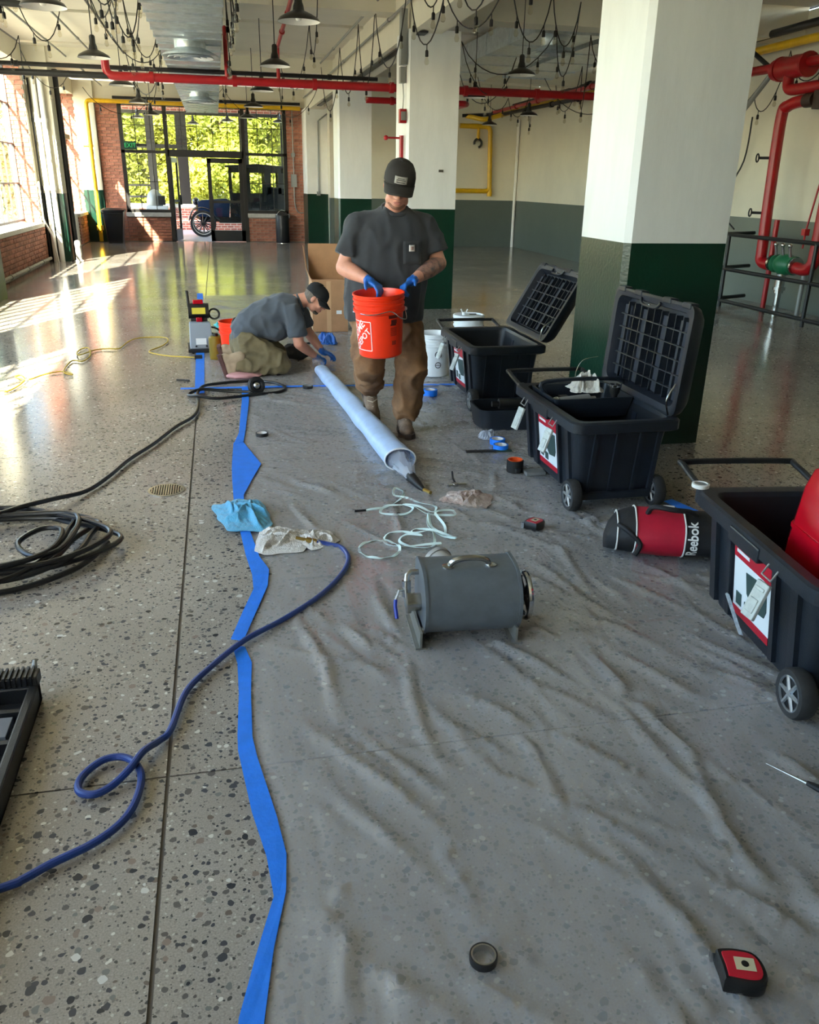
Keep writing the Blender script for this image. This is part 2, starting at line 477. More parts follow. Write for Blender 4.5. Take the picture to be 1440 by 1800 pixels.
# ================================================================ steel windows of the left wall
M_frame = mat('window_steel', '#3a3533', .5, var=.15)
XG = XL - .33
def steel_window(n, y0, y1, z0, z1, cols, rows, lab):
    w = struct(MB().span((XG - .02, y0, z0), (XG + .02, y0 + .04, z1)).span((XG - .02, y1 - .04, z0), (XG + .02, y1, z1)).span((XG - .02, y0, z0), (XG + .02, y1, z0 + .04)).span((XG - .02, y0, z1 - .04), (XG + .02, y1, z1)).build('window_%d' % n, M_frame, smooth=0), lab)
    dy = (y1 - y0) / cols; dz = (z1 - z0) / rows
    for i in range(1, cols):
        r = .024 if i % 4 == 0 else .012
        MB().span((XG - .018, y0 + i * dy - r / 2, z0), (XG + .018, y0 + i * dy + r / 2, z1)).build('mullion', M_frame, w, smooth=0)
    for j in range(1, rows):
        MB().span((XG - .018, y0, z0 + j * dz - .012), (XG + .018, y1, z0 + j * dz + .012)).build('glazing_bar', M_frame, w, smooth=0)
    pm = None
    for i in range(cols):
        for j in range(rows):
            if pm is None:
                p = MB().box((0, 0, 0), (.004, dy - .012, dz - .024)).build('pane', M_glass, w, smooth=0); pm = p.data
            else:
                p = bpy.data.objects.new('pane', pm); col.objects.link(p); p.parent = w
            p.location = (XG, y0 + (i + .5) * dy, z0 + (j + .5) * dz)
    return w
labs = ['tall steel window behind the photographer', 'tall steel window beside the photographer', 'tall steel window in the second bay', 'tall steel window with many small panes at the left edge']
for n, (a, b) in enumerate(WIN): steel_window(n + 1, a, b, ZS + .06, ZT, 12 if b - a > 3 else 5, 4, labs[n])
steel_window(5, 22.97, 24.40, ZS + .06, 2.5, 3, 2, 'narrow steel window beside the yellow gas pipe')
steel_window(6, 19.32, 24.40, 2.54, ZT, 12, 2, 'steel transom window above the black side door')
M_sill = mat('sill_stone', '#d8d2c6', .6, var=.1)
for n, (a, b) in enumerate(WIN + [(22.97, 24.42)]):
    struct(MB().span((XG + .02, a, ZS - .04), (XL + .04, b, ZS + .03)).build('trim_%d' % (12 + n), M_sill, smooth=0), 'pale stone window sill, bay %d' % (n + 1))
# black side door and its ledge
d1 = struct(MB().span((XL - .2, 19.4, 0), (XL - .14, 22.9, 2.42)).build('door_1', M_black, smooth=0), 'black steel side door in the window wall')
for yy in (19.9, 21.0, 22.1): MB().span((XL - .15, yy, 1.1), (XL - .13, yy + .7, 2.2)).build('door_panel', M_frame, d1, smooth=0)
MB().span((XL - .13, 22.6, 1.0), (XL - .07, 22.64, 1.25)).build('door_handle', M_steel, d1)
struct(MB().span((XL - .36, 19.3, 2.42), (XL + .02, 22.95, 2.52)).build('trim_17', mat('ochre_wood', '#b08a4a', .6, var=.2), smooth=0), 'ochre ledge above the black side door')
aw = thing('awning_sash', 'dark blue glazed sash tilted in above the side door', 'window sash', (XL - .28, 22.3, 3.5))
mb = MB(); rot = Euler((0, R(12), 0)).to_matrix()
for yy in (-.35, 0, .35): mb.box(rot @ V((0, yy, -.48)), (.03, .03, .95), rot)
for zz in (0, -.48, -.95): mb.box(rot @ V((0, 0, zz)), (.03, .73, .03), rot)
mb.build('sash_frame', M_frame, aw, smooth=0)
MB().box(rot @ V((0, 0, -.48)), (.008, .7, .94), rot).build('pane', mat('blue_dark_glass', '#22384a', .1, spec=.6), aw, smooth=0)

# ================================================================ glazed entrance
FY = YE + .02
M_fr = mat('entrance_frame', '#1d1a19', .4, var=.1)
ent = struct(MB().span((EX0, FY - .06, .74), (EX0 + .09, FY + .08, 3.4)).span((EX1 - .09, FY - .06, .74), (EX1, FY + .08, 3.4)).span((EX0, FY - .06, 3.32), (EX1, FY + .08, 3.4)).build('window_7', M_fr, smooth=0), 'black framed glazed entrance screen with doors')
def bar(a, b, nm='frame_bar', m=M_fr): return MB().span(a, b).build(nm, m, ent, smooth=0)
bar((DX0 - .05, FY - .07, 0), (DX0 + .05, FY + .09, 3.34)); bar((DX1 - .05, FY - .07, 0), (DX1 + .05, FY + .09, 3.34))
bar((DX0, FY - .07, 2.13), (DX1, FY + .09, 2.3)); bar((EX0, FY - .06, 2.2), (DX0, FY + .08, 2.27)); bar((DX1, FY - .06, 2.2), (EX1, FY + .08, 2.27))
bar((EX0, FY - .06, .74), (DX0, FY + .08, .82)); bar((DX1, FY - .06, .74), (EX1, FY + .08, .82))
for a, b, n in ((EX0, DX0, 3), (DX0, DX1, 5), (DX1, EX1, 3)):
    for i in range(1, n): bar((a + (b - a) * i / n - .008, FY - .01, 2.27), (a + (b - a) * i / n + .008, FY + .02, 3.33), 'glazing_bar')
    bar((a, FY - .01, 2.86), (b, FY + .02, 2.876), 'glazing_bar')
    for i in range(n): MB().span((a + (b - a) * i / n, FY + .004, 2.27), (a + (b - a) * (i + 1) / n, FY + .008, 3.33)).build('pane', M_glass, ent, smooth=0)
for a, b in ((EX0, DX0), (DX1, EX1)):
    for i in (1, 2): bar((a + (b - a) * i / 3 - .008, FY - .01, .82), (a + (b - a) * i / 3 + .008, FY + .02, 2.2), 'glazing_bar')
    bar((a, FY - .01, 1.5), (b, FY + .02, 1.516), 'glazing_bar')
    for i in range(3): MB().span((a + (b - a) * i / 3, FY + .004, .82), (a + (b - a) * (i + 1) / 3, FY + .008, 2.2)).build('pane', M_glass, ent, smooth=0)
M_sill2 = mat('concrete_sill', '#b7b3aa', .7, var=.15)
struct(MB().span((EX0 - .03, YE - .07, .64), (DX0 - .03, YE + .3, .745)).build('trim_18', M_sill2, smooth=0), 'concrete sill left of the entrance door')
struct(MB().span((DX1 + .03, YE - .07, .64), (EX1 + .03, YE + .3, .745)).build('trim_19', M_sill2, smooth=0), 'concrete sill right of the entrance door')
def leaf(n, x, sx, ang, lab):
    d = bpy.data.objects.new('door_%d' % n, None); col.objects.link(d); struct(d, lab)
    d.location = (x, FY, 0); d.rotation_euler = (0, 0, R(ang)); w = .93 * sx
    a, b = min(0, w), max(0, w)
    for s in ((a, a + .1), (b - .1, b)): MB().span((s[0], -.025, .01), (s[1], .025, 2.12)).build('door_stile', M_fr, d, smooth=0)
    MB().span((a, -.025, .01), (b, .025, .3)).build('kick_plate', mat('kick_plate_black', '#202326', .35), d, smooth=0)
    MB().span((a, -.025, 2.0), (b, .025, 2.12)).build('door_rail', M_fr, d, smooth=0)
    MB().span((a, -.03, 1.0), (b, .03, 1.06)).build('push_bar', M_fr, d, smooth=0)
    MB().span((a + .1, -.004, .3), (b - .1, .004, 2.0)).build('pane', M_glass, d, smooth=0)
    MB().box((w * .9, -.06, 1.05), (.04, .05, .25)).build('door_handle', M_black, d)
leaf(2, DX1 - .05, -1, 0, 'closed black framed glass door leaf')
leaf(3, DX0 + .05, 1, 82, 'open black framed glass door leaf swung outwards')
# room beyond the entrance
YB = 30.2
M_vfloor = mat('vestibule_floor_paint', '#aab0bd', .3, var=.08)
struct(MB().span((-4.4, YE + .1, -.1), (4.4, YB, -.002)).build('vestibule_floor', M_vfloor, smooth=0), 'blue grey floor of the showroom beyond the glass')
M_brick2 = mat('far_brick', '#8d4b3d', .85, var=.3, vscale=20, bump=.3, bscale=60)
def far_brick_material():
    m = bpy.data.materials.new('far_brick_courses'); m.use_nodes = True; t = m.node_tree; b = t.nodes['Principled BSDF']
    g = t.nodes.new('ShaderNodeNewGeometry'); mp = t.nodes.new('ShaderNodeMapping'); mp.inputs['Rotation'].default_value = (R(90), 0, 0)
    br = t.nodes.new('ShaderNodeTexBrick'); br.inputs['Scale'].default_value = 1; br.inputs['Brick Width'].default_value = .21; br.inputs['Row Height'].default_value = .075
    br.inputs['Mortar Size'].default_value = .008; br.inputs['Color1'].default_value = lin('#9a5244'); br.inputs['Color2'].default_value = lin('#7d3f35'); br.inputs['Mortar'].default_value = lin('#b3a79a')
    t.links.new(g.outputs['Position'], mp.inputs['Vector']); t.links.new(mp.outputs['Vector'], br.inputs['Vector']); t.links.new(br.outputs['Color'], b.inputs['Base Color'])
    b.inputs['Roughness'].default_value = .85; return m
struct(MB().span((-4.4, YB, 0), (4.4, YB + .25, .7)).span((-4.4, YB, 3.6), (4.4, YB + .25, 4.2)).build('wall_showroom_end', far_brick_material(), smooth=0), 'low brick wall of the showroom beyond the glass')
struct(MB().span((-4.4, YB - .05, .7), (4.4, YB + .3, .82)).build('trim_20', M_sill2, smooth=0), 'pale sill of the showroom window')
struct(MB().span((-4.7, YE + .3, 4.1), (4.7, YB + .3, 4.3)).build('ceiling_showroom', M_slab, smooth=0), 'showroom ceiling')
w8 = struct(MB().span((-4.4, YB + .02, 3.5), (4.4, YB + .12, 3.62)).build('window_8', M_fr, smooth=0), 'showroom window with black posts, sunlit trees behind')
for xx, wd in ((-2.9, .16), (-1.95, .26), (-.98, .34), (1.0, .28), (2.3, .2), (3.4, .2)):
    MB().span((xx - wd / 2, YB, .82), (xx + wd / 2, YB + .14, 3.6)).build('post', M_fr, w8, smooth=0)
for zz in (1.0, 1.35, 2.55): MB().span((-2.9, YB + .03, zz), (-1.95, YB + .1, zz + .06)).build('glazing_bar', M_fr, w8, smooth=0)
MB().span((-4.4, YB + .03, 2.5), (-.98, YB + .1, 2.62)).build('glazing_bar', M_fr, w8, smooth=0)
for a, b in ((-2.9, -1.95), (-1.95, -.98), (-.98, 1.0), (1.0, 2.3), (2.3, 3.4)):
    MB().span((a, YB + .06, .82), (b, YB + .064, 3.5)).build('pane', M_glass, w8, smooth=0)

# ================================================================ outdoors
struct(MB().span((-70, -60, -.5), (XO, 90, -.2)).span((XO, YB + .3, -.5), (60, 90, -.2)).build('ground', mat('ground_gravel', '#9a9684', .9, var=.3, vscale=1.5), smooth=0), 'pale gravel ground outside')
def leaf_mat(name, a, b):
    m = mat(name, a, .6, var=.5, vscale=1.1, var_col=b, obj_rand=.06); t = m.node_tree; p = t.nodes['Principled BSDF']
    tl = t.nodes.new('ShaderNodeBsdfTranslucent'); mx = t.nodes.new('ShaderNodeMixShader'); mx.inputs['Fac'].default_value = .45
    src = p.inputs['Base Color'].links[0].from_socket; t.links.new(src, tl.inputs['Color'])
    t.links.new(p.outputs[0], mx.inputs[1]); t.links.new(tl.outputs[0], mx.inputs[2]); t.links.new(mx.outputs[0], t.nodes['Material Output'].inputs['Surface'])
    return m
M_leaf = [leaf_mat('leaf_yellow_green', '#b4b347', '#8f9638'), leaf_mat('leaf_bright', '#c3bf58', '#a0a240'), leaf_mat('leaf_deep', '#9ba346', '#6f7f34')]
M_bark = mat('bark', '#5b4a38', .9, var=.3)
def tree(x, y, rx, h, n, lab, seed, mi, grp):
    r = random.Random(seed)
    t = thing('leafy_tree', lab, 'tree', (x, y, -.2), 0, grp)
    tr = MB(); tr.tube([(0, 0, 0), (.1, 0, h * .3), (-.1, .1, h * .6)], [.16, .12, .06], 8); tr.build('trunk', M_bark, t)
    vs = []; fs = []
    blobs = [(V((r.uniform(-.6, .6) * rx, r.uniform(-.5, .5) * rx, h * r.uniform(.12, .9))), rx * r.uniform(.35, .6)) for _ in range(22)]
    for _ in range(n):
        c, br = r.choice(blobs)
        d = V((r.gauss(0, 1), r.gauss(0, 1), r.gauss(0, 1))).normalized()
        p = c + d * br * (r.random() ** .25)
        if p.z < .05: p.z = .05 + r.random() * .4
        a = V((r.gauss(0, 1), r.gauss(0, 1), r.gauss(0, .7))).normalized(); b = a.cross(d + V((0, 0, .01))).normalized()
        s = r.uniform(.07, .15); k = len(vs)
        vs += [p - a * s, p + b * s * .45 + d * .02, p + a * s, p - b * s * .45 + d * .02]
        fs.append((k, k + 1, k + 2, k + 3))
    mb = MB(); mb.add(vs, fs)
    mb.build('foliage', M_leaf[mi], t, smooth=0)
k = 0
for (x, y, rx, h, mi, lab) in ((-5.2, 37, 2.6, 7, 0, 'tree seen through the left pane of the entrance screen'), (-2.2, 38, 2.4, 6.5, 1, 'yellow-green tree behind the showroom window, left of the doorway'),
                          (.4, 36.5, 2.4, 7, 0, 'yellow-green tree seen through the open doorway'), (3.0, 38, 2.5, 7.5, 1, 'bright tree behind the old truck cab'),
                          (5.6, 37, 2.6, 7, 2, 'greener tree behind the right pane of the entrance screen'), (-7.8, 41, 3, 8, 2, 'deep green tree at the far left beyond the entrance'),
                          (1.8, 42, 3.2, 9.5, 2, 'tallest tree in the back row beyond the entrance'), (-3.6, 43, 3.2, 9.5, 0, 'back row tree left of the doorway')):
    tree(x, y, rx, h, 20000, lab, 40 + k, mi, 'trees beyond the showroom'); k += 1
for (x, y, rx, h, mi, lab) in ((-13, 33, 3, 6, 1, 'pale tree seen through the lower panes of the left window'), (-19, 40, 4, 8, 0, 'tree further off through the left window')):
    tree(x, y, rx, h, 5000, lab, 60 + k, mi, 'trees outside the window wall'); k += 1
# ================================================================ overhead: duct, lamps, pipes, strings of bulbs
def duct(name, lab, x0, x1, z0, z1, y0, y1, step):
    d = thing(name, lab, 'duct', (0, y0, 0))
    y = 0; n = 0
    while y < y1 - y0 - .05:
        e = min(y + step, y1 - y0)
        mb = MB()
        # cross-broken sheet section with a raised seam
        a, b = y + .01, e - .01; xm, ym, zb = (x0 + x1) / 2, (a + b) / 2, z0 - .012
        mb.add([(x0, a, z0), (x1, a, z0), (x1, b, z0), (x0, b, z0), (xm, ym, zb), (x0, a, z1), (x1, a, z1), (x1, b, z1), (x0, b, z1)],
               [(0, 1, 4), (1, 2, 4), (2, 3, 4), (3, 0, 4), (0, 5, 6, 1), (1, 6, 7, 2), (2, 7, 8, 3), (3, 8, 5, 0), (5, 8, 7, 6)])
        mb.build('duct_section', M_galv, d, smooth=0)
        MB().span((x0 - .01, e - .012, z0 - .016), (x1 + .01, e + .012, z1 + .01)).build('seam_flange', M_galv, d, smooth=0)
        y = e
    return d
dm = duct('supply_duct', 'long galvanised rectangular air duct under the left ceiling', -.54, .16, 3.02, 3.42, -2.0, 21.5, .48)
def diffuser(y, lab, x=-.18, z=3.02):
    t = thing('ceiling_diffuser', lab, 'diffuser', (x, y, z), 0, 'round duct diffusers')
    MB().lathe([(.17, 0), (.17, -.07), (.3, -.13), (.31, -.15), (.29, -.15), (.2, -.1)], 32, cap=False).build('cone', M_galv, t)
    for r in (.22, .15, .08): MB().lathe([(r, -.13), (r + .035, -.16), (r + .03, -.165), (r - .01, -.135)], 28, cap=False).build('ring_vane', M_galv, t)
    MB().lathe([(.17, .0), (.05, -.12), (.0, -.12)], 20, cap=False).build('core', M_galv, t)
for y, l in ((4.6, 'round diffuser nearest the photographer under the long duct'), (10.8, 'round diffuser under the long duct, larger one in view'), (16.8, 'round diffuser under the long duct, further one near the entrance')): diffuser(y, l)
duct('branch_duct', 'galvanised air duct in the right bay beyond the columns', 4.3, 5.3, 3.5, 3.8, 12.0, 17.6, 1.1)
duct('return_duct', 'wide flat air duct near the right wall', 5.7, 6.7, 3.58, 3.82, 12.0, 17.6, 1.1)
diffuser(12.6, 'round diffuser under the right bay duct', 4.8, 3.5)

M_shade = mat('lamp_enamel_black', '#17140f', .28, coat=.3)
M_shadein = mat('lamp_enamel_white', '#e8e4da', .35)
def lamp_proto():
    t = thing('pendant_lamp', 'x', 'lamp', (0, 0, 0), 0, 'black enamel pendant lamps')
    MB().lathe([(.02, .235), (.032, .22), (.034, .15), (.045, .12), (.05, .085), (.11, .06), (.165, .03), (.182, .004), (.182, 0)], 32, cap=False).build('lamp_shade', M_shade, t)
    MB().lathe([(.181, .001), (.163, .027), (.108, .056), (.05, .08), (.0, .085)], 32, cap=False).build('lamp_shade_lining', M_shadein, t)
    MB().lathe([(.0, .055), (.02, .05), (.03, .03), (.02, .01), (0, .004)], 16, cap=False).build('bulb', M_shadein, t)
    MB().cyl((0, 0, .23), (0, 0, .98), .006, n=8).build('rod', M_black, t)
    return t
lp = lamp_proto()
spots = []
for y, nm in zip((8.2, 11.3, 14.4, 17.5, 20.6), ('nearest', 'second', 'third', 'fourth', 'fifth')):
    spots.append((.79, y, 2.87, 'black pendant lamp right of the long duct, %s from the camera' % nm))
    spots.append((-1.27, y, 2.87, 'black pendant lamp near the window wall, %s from the camera' % nm))
for x, y, l in ((3.9, 11.3, 'black pendant lamp beyond the columns, largest in the right bay'), (4.2, 14.4, 'black pendant lamp half hidden by the middle column'),
                (6.25, 17.5, 'black pendant lamp in the right bay before the cream end wall'), (6.4, 20.6, 'small black pendant lamp above the yellow gas loop'), (6.25, 11.3, 'black pendant lamp hidden behind the near column'),
                (-2.0, 26.5, 'pendant lamp in the showroom, left pane'), (.45, 26.8, 'pendant lamp in the showroom above the doorway'), (1.9, 26.5, 'pendant lamp in the showroom, right pane'), (-.55, 28.6, 'smallest pendant lamp, deep in the showroom')):
    spots.append((x, y, 2.9 if y < 25 else 3.15, l))
for i, (x, y, z, l) in enumerate(spots):
    o = lp if i == 0 else copy_tree(lp)
    o.location = (x, y, z); o['label'] = l

def pipe(name, lab, pts, r, m, cat='pipe', flanges=(), per=0, grp=None):
    t = thing(name, lab, cat, pts[0], 0, grp)
    o = V(pts[0]); P = [V(p) - o for p in pts]
    # rounded elbows
    Q = [P[0]]
    for i in range(1, len(P) - 1):
        a = (P[i - 1] - P[i]); b = (P[i + 1] - P[i]); k = min(r * 2.2, a.length * .45, b.length * .45)
        a.normalize(); b.normalize()
        for j in range(6):
            u = j / 5; Q.append((1 - u) ** 2 * (P[i] + a * k) + 2 * u * (1 - u) * P[i] + u * u * (P[i] + b * k))
    Q.append(P[-1])
    MB().tube(Q, r, 14).build('pipe_run', m, t)
    for f in flanges:
        a, b = V(f[0]) - o, V(f[1]) - o
        MB().cyl(a, b, f[2], n=16).build('coupling', m, t)
    return t
def couplings(a, b, n, rr, ln=.06):
    a, b = V(a), V(b); d = (b - a).normalized(); out = []
    for i in range(n):
        c = a.lerp(b, (i + .5) / n); out.append((c - d * ln / 2, c + d * ln / 2, rr))
    return out
pipe('fire_main', 'thick red sprinkler main crossing the whole hall', [(-1.33, 13, 3.1), (-1.33, 13, 2.86), (7.5, 13, 2.86)], .055, M_red, flanges=couplings((-1.3, 13, 2.86), (7.5, 13, 2.86), 8, .072))
pipe('fire_branch', 'red sprinkler branch rising along the right bay ceiling', [(4.5, 17.2, 2.92), (4.5, 16.4, 3.7), (4.5, 12.6, 3.74)], .035, M_red, flanges=couplings((4.5, 16.4, 3.7), (4.5, 13, 3.74), 3, .05))
pipe('fire_branch', 'second red sprinkler pipe behind the middle column', [(2.6, 15.5, 2.9), (4.4, 15.5, 2.9), (4.4, 17.5, 2.92)], .05, M_red, flanges=couplings((2.6, 15.5, 2.9), (4.4, 15.5, 2.9), 2, .065))
pipe('fire_branch', 'short red sprinkler branch above the pendant lamps of the left bay', [(.95, 13, 2.9), (.95, 13, 3.3), (.95, 9.6, 3.55)], .025, M_red, flanges=couplings((.95, 12.6, 3.33), (.95, 9.8, 3.5), 3, .036))
pipe('fire_branch', 'red sprinkler branch beside the long duct', [(.25, 13, 2.9), (.25, 13, 3.5), (.25, 14.2, 3.6)], .03, M_red)
pipe('gas_pipe', 'yellow gas pipe across the top of the entrance, dropping down the corner', [(2.3, 24.2, 3.36), (-3.03, 24.2, 3.38), (-3.03, 24.2, .02)], .05, M_yellow,
     flanges=[((-3.03, 24.2, .3), (-3.03, 24.2, .42), .085), ((-3.03, 24.2, 2.3), (-3.03, 24.2, 2.36), .06), ((-3.2, 24.2, 2.33), (-3.03, 24.2, 2.33), .03), ((.5, 24.2, 3.37), (.6, 24.2, 3.37), .06)])
pipe('black_pipe', 'thin black pipe parallel to the red sprinkler main', [(-3.2, 13.3, 2.99), (2.4, 13.3, 2.99)], .028, M_black, flanges=couplings((-3.2, 13.3, 2.99), (2.4, 13.3, 2.99), 4, .038))
pipe('black_pipe', 'black pipe stub joining the red main at the window wall', [(-3.2, 13.0, 2.86), (-1.3, 13.0, 2.86)], .04, M_black)
pipe('black_pipe', 'black pipe above the yellow gas pipe at the entrance', [(-2.4, 24.25, 3.47), (2.3, 24.25, 3.47)], .035, M_black)
pipe('black_pipe', 'short black pipe with a coupling at the top left corner', [(-3.2, 9.6, 3.13), (-1.6, 9.6, 3.1)], .03, M_black, flanges=[((-2.3, 9.6, 3.115), (-2.1, 9.6, 3.11), .045)])
pipe('gas_pipe', 'yellow gas pipe running along the right wall', [(7.6, 8.0, 3.43), (7.6, 22.0, 3.36), (6.7, 22.0, 3.1), (6.3, 22.3, 3.2)], .055, M_yellow, flanges=couplings((7.6, 9, 3.43), (7.6, 21, 3.37), 4, .07))
pipe('gas_pipe', 'yellow gas pipe loop on the cream end wall', [(5.2, 22.83, 1.43), (7.18, 22.83, 1.43), (7.12, 22.83, 3.0), (6.3, 22.83, 3.0)], .06, M_yellow, flanges=[((7.18, 22.83, 1.3), (7.18, 22.83, 1.5), .065), ((6.6, 22.83, 3.0), (6.8, 22.83, 3.0), .065)])
hk = thing('gas_valve', 'yellow hook shaped valve below the gas pipe on the end wall', 'valve', (6.8, 22.83, 2.6))
MB().cyl((0, 0, .1), (0, 0, .45), .035, n=12).build('stem', M_yellow, hk)
MB().torus((0, 0, 0), .1, .03, M=frame((0, 1, 0)), a0=R(-200), a1=R(80)).build('hook', M_black, hk)
pipe('black_pipe', 'upper black pipe of the bundle along the right wall', [(7.45, 8, 3.58), (7.45, 22, 3.44)], .05, M_black, flanges=couplings((7.45, 9, 3.57), (7.45, 21, 3.45), 5, .075, .12))
pipe('black_pipe', 'lower black pipe of the bundle along the right wall', [(7.2, 13.2, 3.2), (7.2, 22, 3.25), (6.2, 22.3, 3.2)], .04, M_black, flanges=couplings((7.2, 13.5, 3.2), (7.2, 21, 3.24), 5, .06, .1))
pipe('black_pipe', 'grey pipe of the bundle along the right wall', [(6.95, 12, 3.3), (6.95, 22, 3.3)], .035, M_grey, flanges=couplings((6.95, 13, 3.3), (6.95, 21, 3.3), 4, .05))
pipe('fire_branch', 'red pipe slanting along the pipe bundle of the right wall', [(6.6, 13, 2.9), (6.6, 13, 3.25), (6.6, 21, 3.2)], .035, M_red, flanges=couplings((6.6, 13.3, 3.25), (6.6, 20, 3.2), 5, .05))
pipe('black_pipe', 'black bent bracket pipe left of the near column', [(5.6, 12.2, 3.0), (5.6, 12.2, 3.35), (6.5, 12.2, 3.35)], .04, M_black)
# conduits of the ceiling
for (x, z, l) in ((2.2, 3.79, 'grey conduit on the ceiling beside the column beam'), (2.38, 3.6, 'grey conduit on the side of the column beam'), (-2.1, 3.75, 'grey conduit on the ceiling near the window wall'), (-2.6, 3.7, 'second grey conduit on the ceiling near the window wall'), (-1.55, 3.8, 'black conduit above the window side lamps')):
    y0, y1 = (4, 24)
    pipe('ceiling_conduit', l, [(x, y0, z), (x, y1, z)], .017, M_black if 'black' in l else M_grey, 'conduit', flanges=couplings((x, 6, z), (x, 23, z), 4, .026))
for (x, y0, y1, z, l) in ((2.55, 11.0, 22, 3.285, 'slim black cable tray under the column beam'),):
    tag(MB().span((x - .05, y0, z - .015), (x + .05, y1, z + .005)).build('cable_tray', M_black, smooth=0), l, 'cable tray')
# pipes standing against the pilaster by the side door
for (x, r, m, l) in ((-3.22, .045, M_white, 'white standpipe nearest the window at the pilaster'), (-3.10, .05, M_white, 'fat white standpipe in the middle of the pilaster'), (-3.31, .018, M_black, 'thin black riser at the edge of the window jamb')):
    pipe('standpipe', l, [(x, 18.46, .0), (x, 18.46, 3.3)], r, m, flanges=[((x, 18.46, 1.34), (x, 18.46, 1.42), r * 1.35), ((x, 18.46, 2.55), (x, 18.46, 2.62), r * 1.3)])
pipe('standpipe', 'dark steel post at the room side of the pilaster', [(-2.88, 18.9, 0), (-2.88, 18.9, 3.5)], .05, M_black)
pipe('standpipe', 'thin white pipe bent across the green pilaster foot', [(-3.33, 18.3, 1.5), (-3.33, 18.3, .8), (-3.2, 18.3, .5), (-3.15, 18.3, 0)], .018, M_white)
pipe('floor_pipe', 'white pipe lying along the foot of the brick wall', [(XL + .08, 12.9, .09), (XL + .08, 18.2, .09)], .03, mat('dusty_white_pipe', '#a79f92', .6, var=.2), flanges=couplings((XL + .08, 14, .09), (XL + .08, 18, .09), 3, .042))
sp = thing('door_post', 'battered white bollard beside the black side door', 'bollard', (-2.78, 18.45, 0))
MB().lathe([(.09, 0), (.09, .02), (.06, .04), (.055, .3), (.065, .34), (.05, .4), (.0, .42)], 16).build('post_body', mat('worn_white', '#d9d6cd', .6, var=.4, vscale=15, var_col='#55514b'), sp)

# strings of bulbs
M_cord = mat('bulb_cord', '#14110e', .6)
def bulb_string(lab, anchors, sag, nb, seed):
    r = random.Random(seed)
    o = V(anchors[0]); t = thing('string_light', lab, 'string light', o, 0, 'strings of bare bulbs')
    path = []; segs = []
    for i in range(len(anchors) - 1):
        a, b = V(anchors[i]), V(anchors[i + 1]); s = sag * r.uniform(.7, 1.2); seg = []
        for j in range(13):
            u = j / 12; p = a.lerp(b, u); p.z -= s * (1 - (2 * u - 1) ** 2) ** .8 if 0 < u < 1 else 0
            seg.append(p)
        segs.append(seg); path += seg[:-1] if i < len(anchors) - 2 else seg
    MB().tube([p - o for p in path], .0065, 6).build('cord', M_cord, t)
    for seg in segs:
        for k in range(nb):
            u = (k + .5) / nb * 12; i = int(u); p = seg[i].lerp(seg[min(i + 1, 12)], u - i) - o
            s = MB().cyl(p, p - V((0, 0, .05)), .005, n=6).lathe([(.010, -.05), (.017, -.06), (.018, -.108), (.015, -.112)], 10, M=Matrix.Translation(p)).build('socket', M_cord, t)
            MB().lathe([(.012, -.11), (.015, -.125), (.025, -.155), (.022, -.175), (.01, -.187), (0, -.189)], 12, M=Matrix.Translation(p), cap=False).build('bulb', M_bulb, s)
def zz(x0, x1, y0, y1, n, z, j=.15):
    return [(x0 + (x1 - x0) * (i % 2) , y0 + (y1 - y0) * i / n, z) for i in range(n + 1)]
bulb_string('bulb string looping beside the window wall', [(-2.9, 8.2, 3.7), (-2.5, 9.4, 3.4), (-2.75, 11.2, 3.5), (-2.4, 13.2, 3.3), (-2.8, 15.4, 3.4), (-2.5, 18, 3.4)], .42, 3, 1)
bulb_string('bulb string looping around the window side lamps', [(-.95, 6.6, 3.75), (-1.0, 8.0, 3.7), (-.75, 9.4, 3.6), (-1.25, 11.2, 3.5), (-.6, 13.4, 3.3), (-1.3, 16, 3.5), (-1.0, 19, 3.4)], .55, 3, 2)
bulb_string('bulb string bunched along the right edge of the long duct', [(.24, 7.2, 3.6), (.27, 8.2, 3.1), (.24, 9.0, 3.6), (.28, 10.0, 3.2), (.24, 11, 3.6), (.28, 12.2, 3.1), (.25, 13.5, 3.5), (.28, 15.5, 3.3), (.25, 18, 3.4)], .35, 3, 3)
bulb_string('bulb string sagging across the entrance', [(-2.6, 20.5, 3.35), (-1.4, 21, 3.1), (.3, 21.2, 3.5), (1.6, 21.5, 3.1), (2.3, 20, 3.5)], .4, 2, 4)
bulb_string('bulb string hanging from the conduit beside the column beam', [(2.2, 6.8, 3.7), (2.2, 8.4, 3.7), (2.22, 10.4, 3.75), (2.2, 12.4, 3.75), (2.2, 13.8, 3.75), (2.2, 15.8, 3.7), (2.2, 18.5, 3.7)], .75, 3, 5)
bulb_string('bulb string in front of the middle column', [(1.6, 7.6, 3.75), (2.25, 9.0, 3.45), (2.75, 8.4, 3.5), (3.2, 7.4, 3.7)], .45, 2, 6)
bulb_string('bulb string around the large lamp of the right bay', [(2.95, 9.0, 3.5), (3.5, 9.3, 3.45), (4.1, 10.0, 3.5), (4.3, 11.2, 3.4), (3.4, 12.4, 3.4), (4.6, 13.6, 3.4), (4.1, 15, 3.3)], .6, 3, 7)
bulb_string('bulb string dangling left of the near column', [(4.2, 7.6, 3.6), (4.6, 9.3, 3.7), (5.0, 10.5, 3.7), (5.1, 12, 3.5), (5.6, 13.4, 3.3), (6.2, 16, 3.3)], .7, 3, 8)
bulb_string('bulb string sagging in front of the cream end wall', [(5.6, 15.0, 3.3), (6.6, 14.4, 2.9), (7.8, 14.0, 3.1)], .35, 2, 9)
bulb_string('bulb string among the red valves of the right wall', [(7.0, 8.4, 3.75), (7.3, 9.8, 3.3), (7.5, 11, 3.3), (7.7, 12.0, 2.9), (7.6, 13.5, 3.4)], .45, 2, 10)
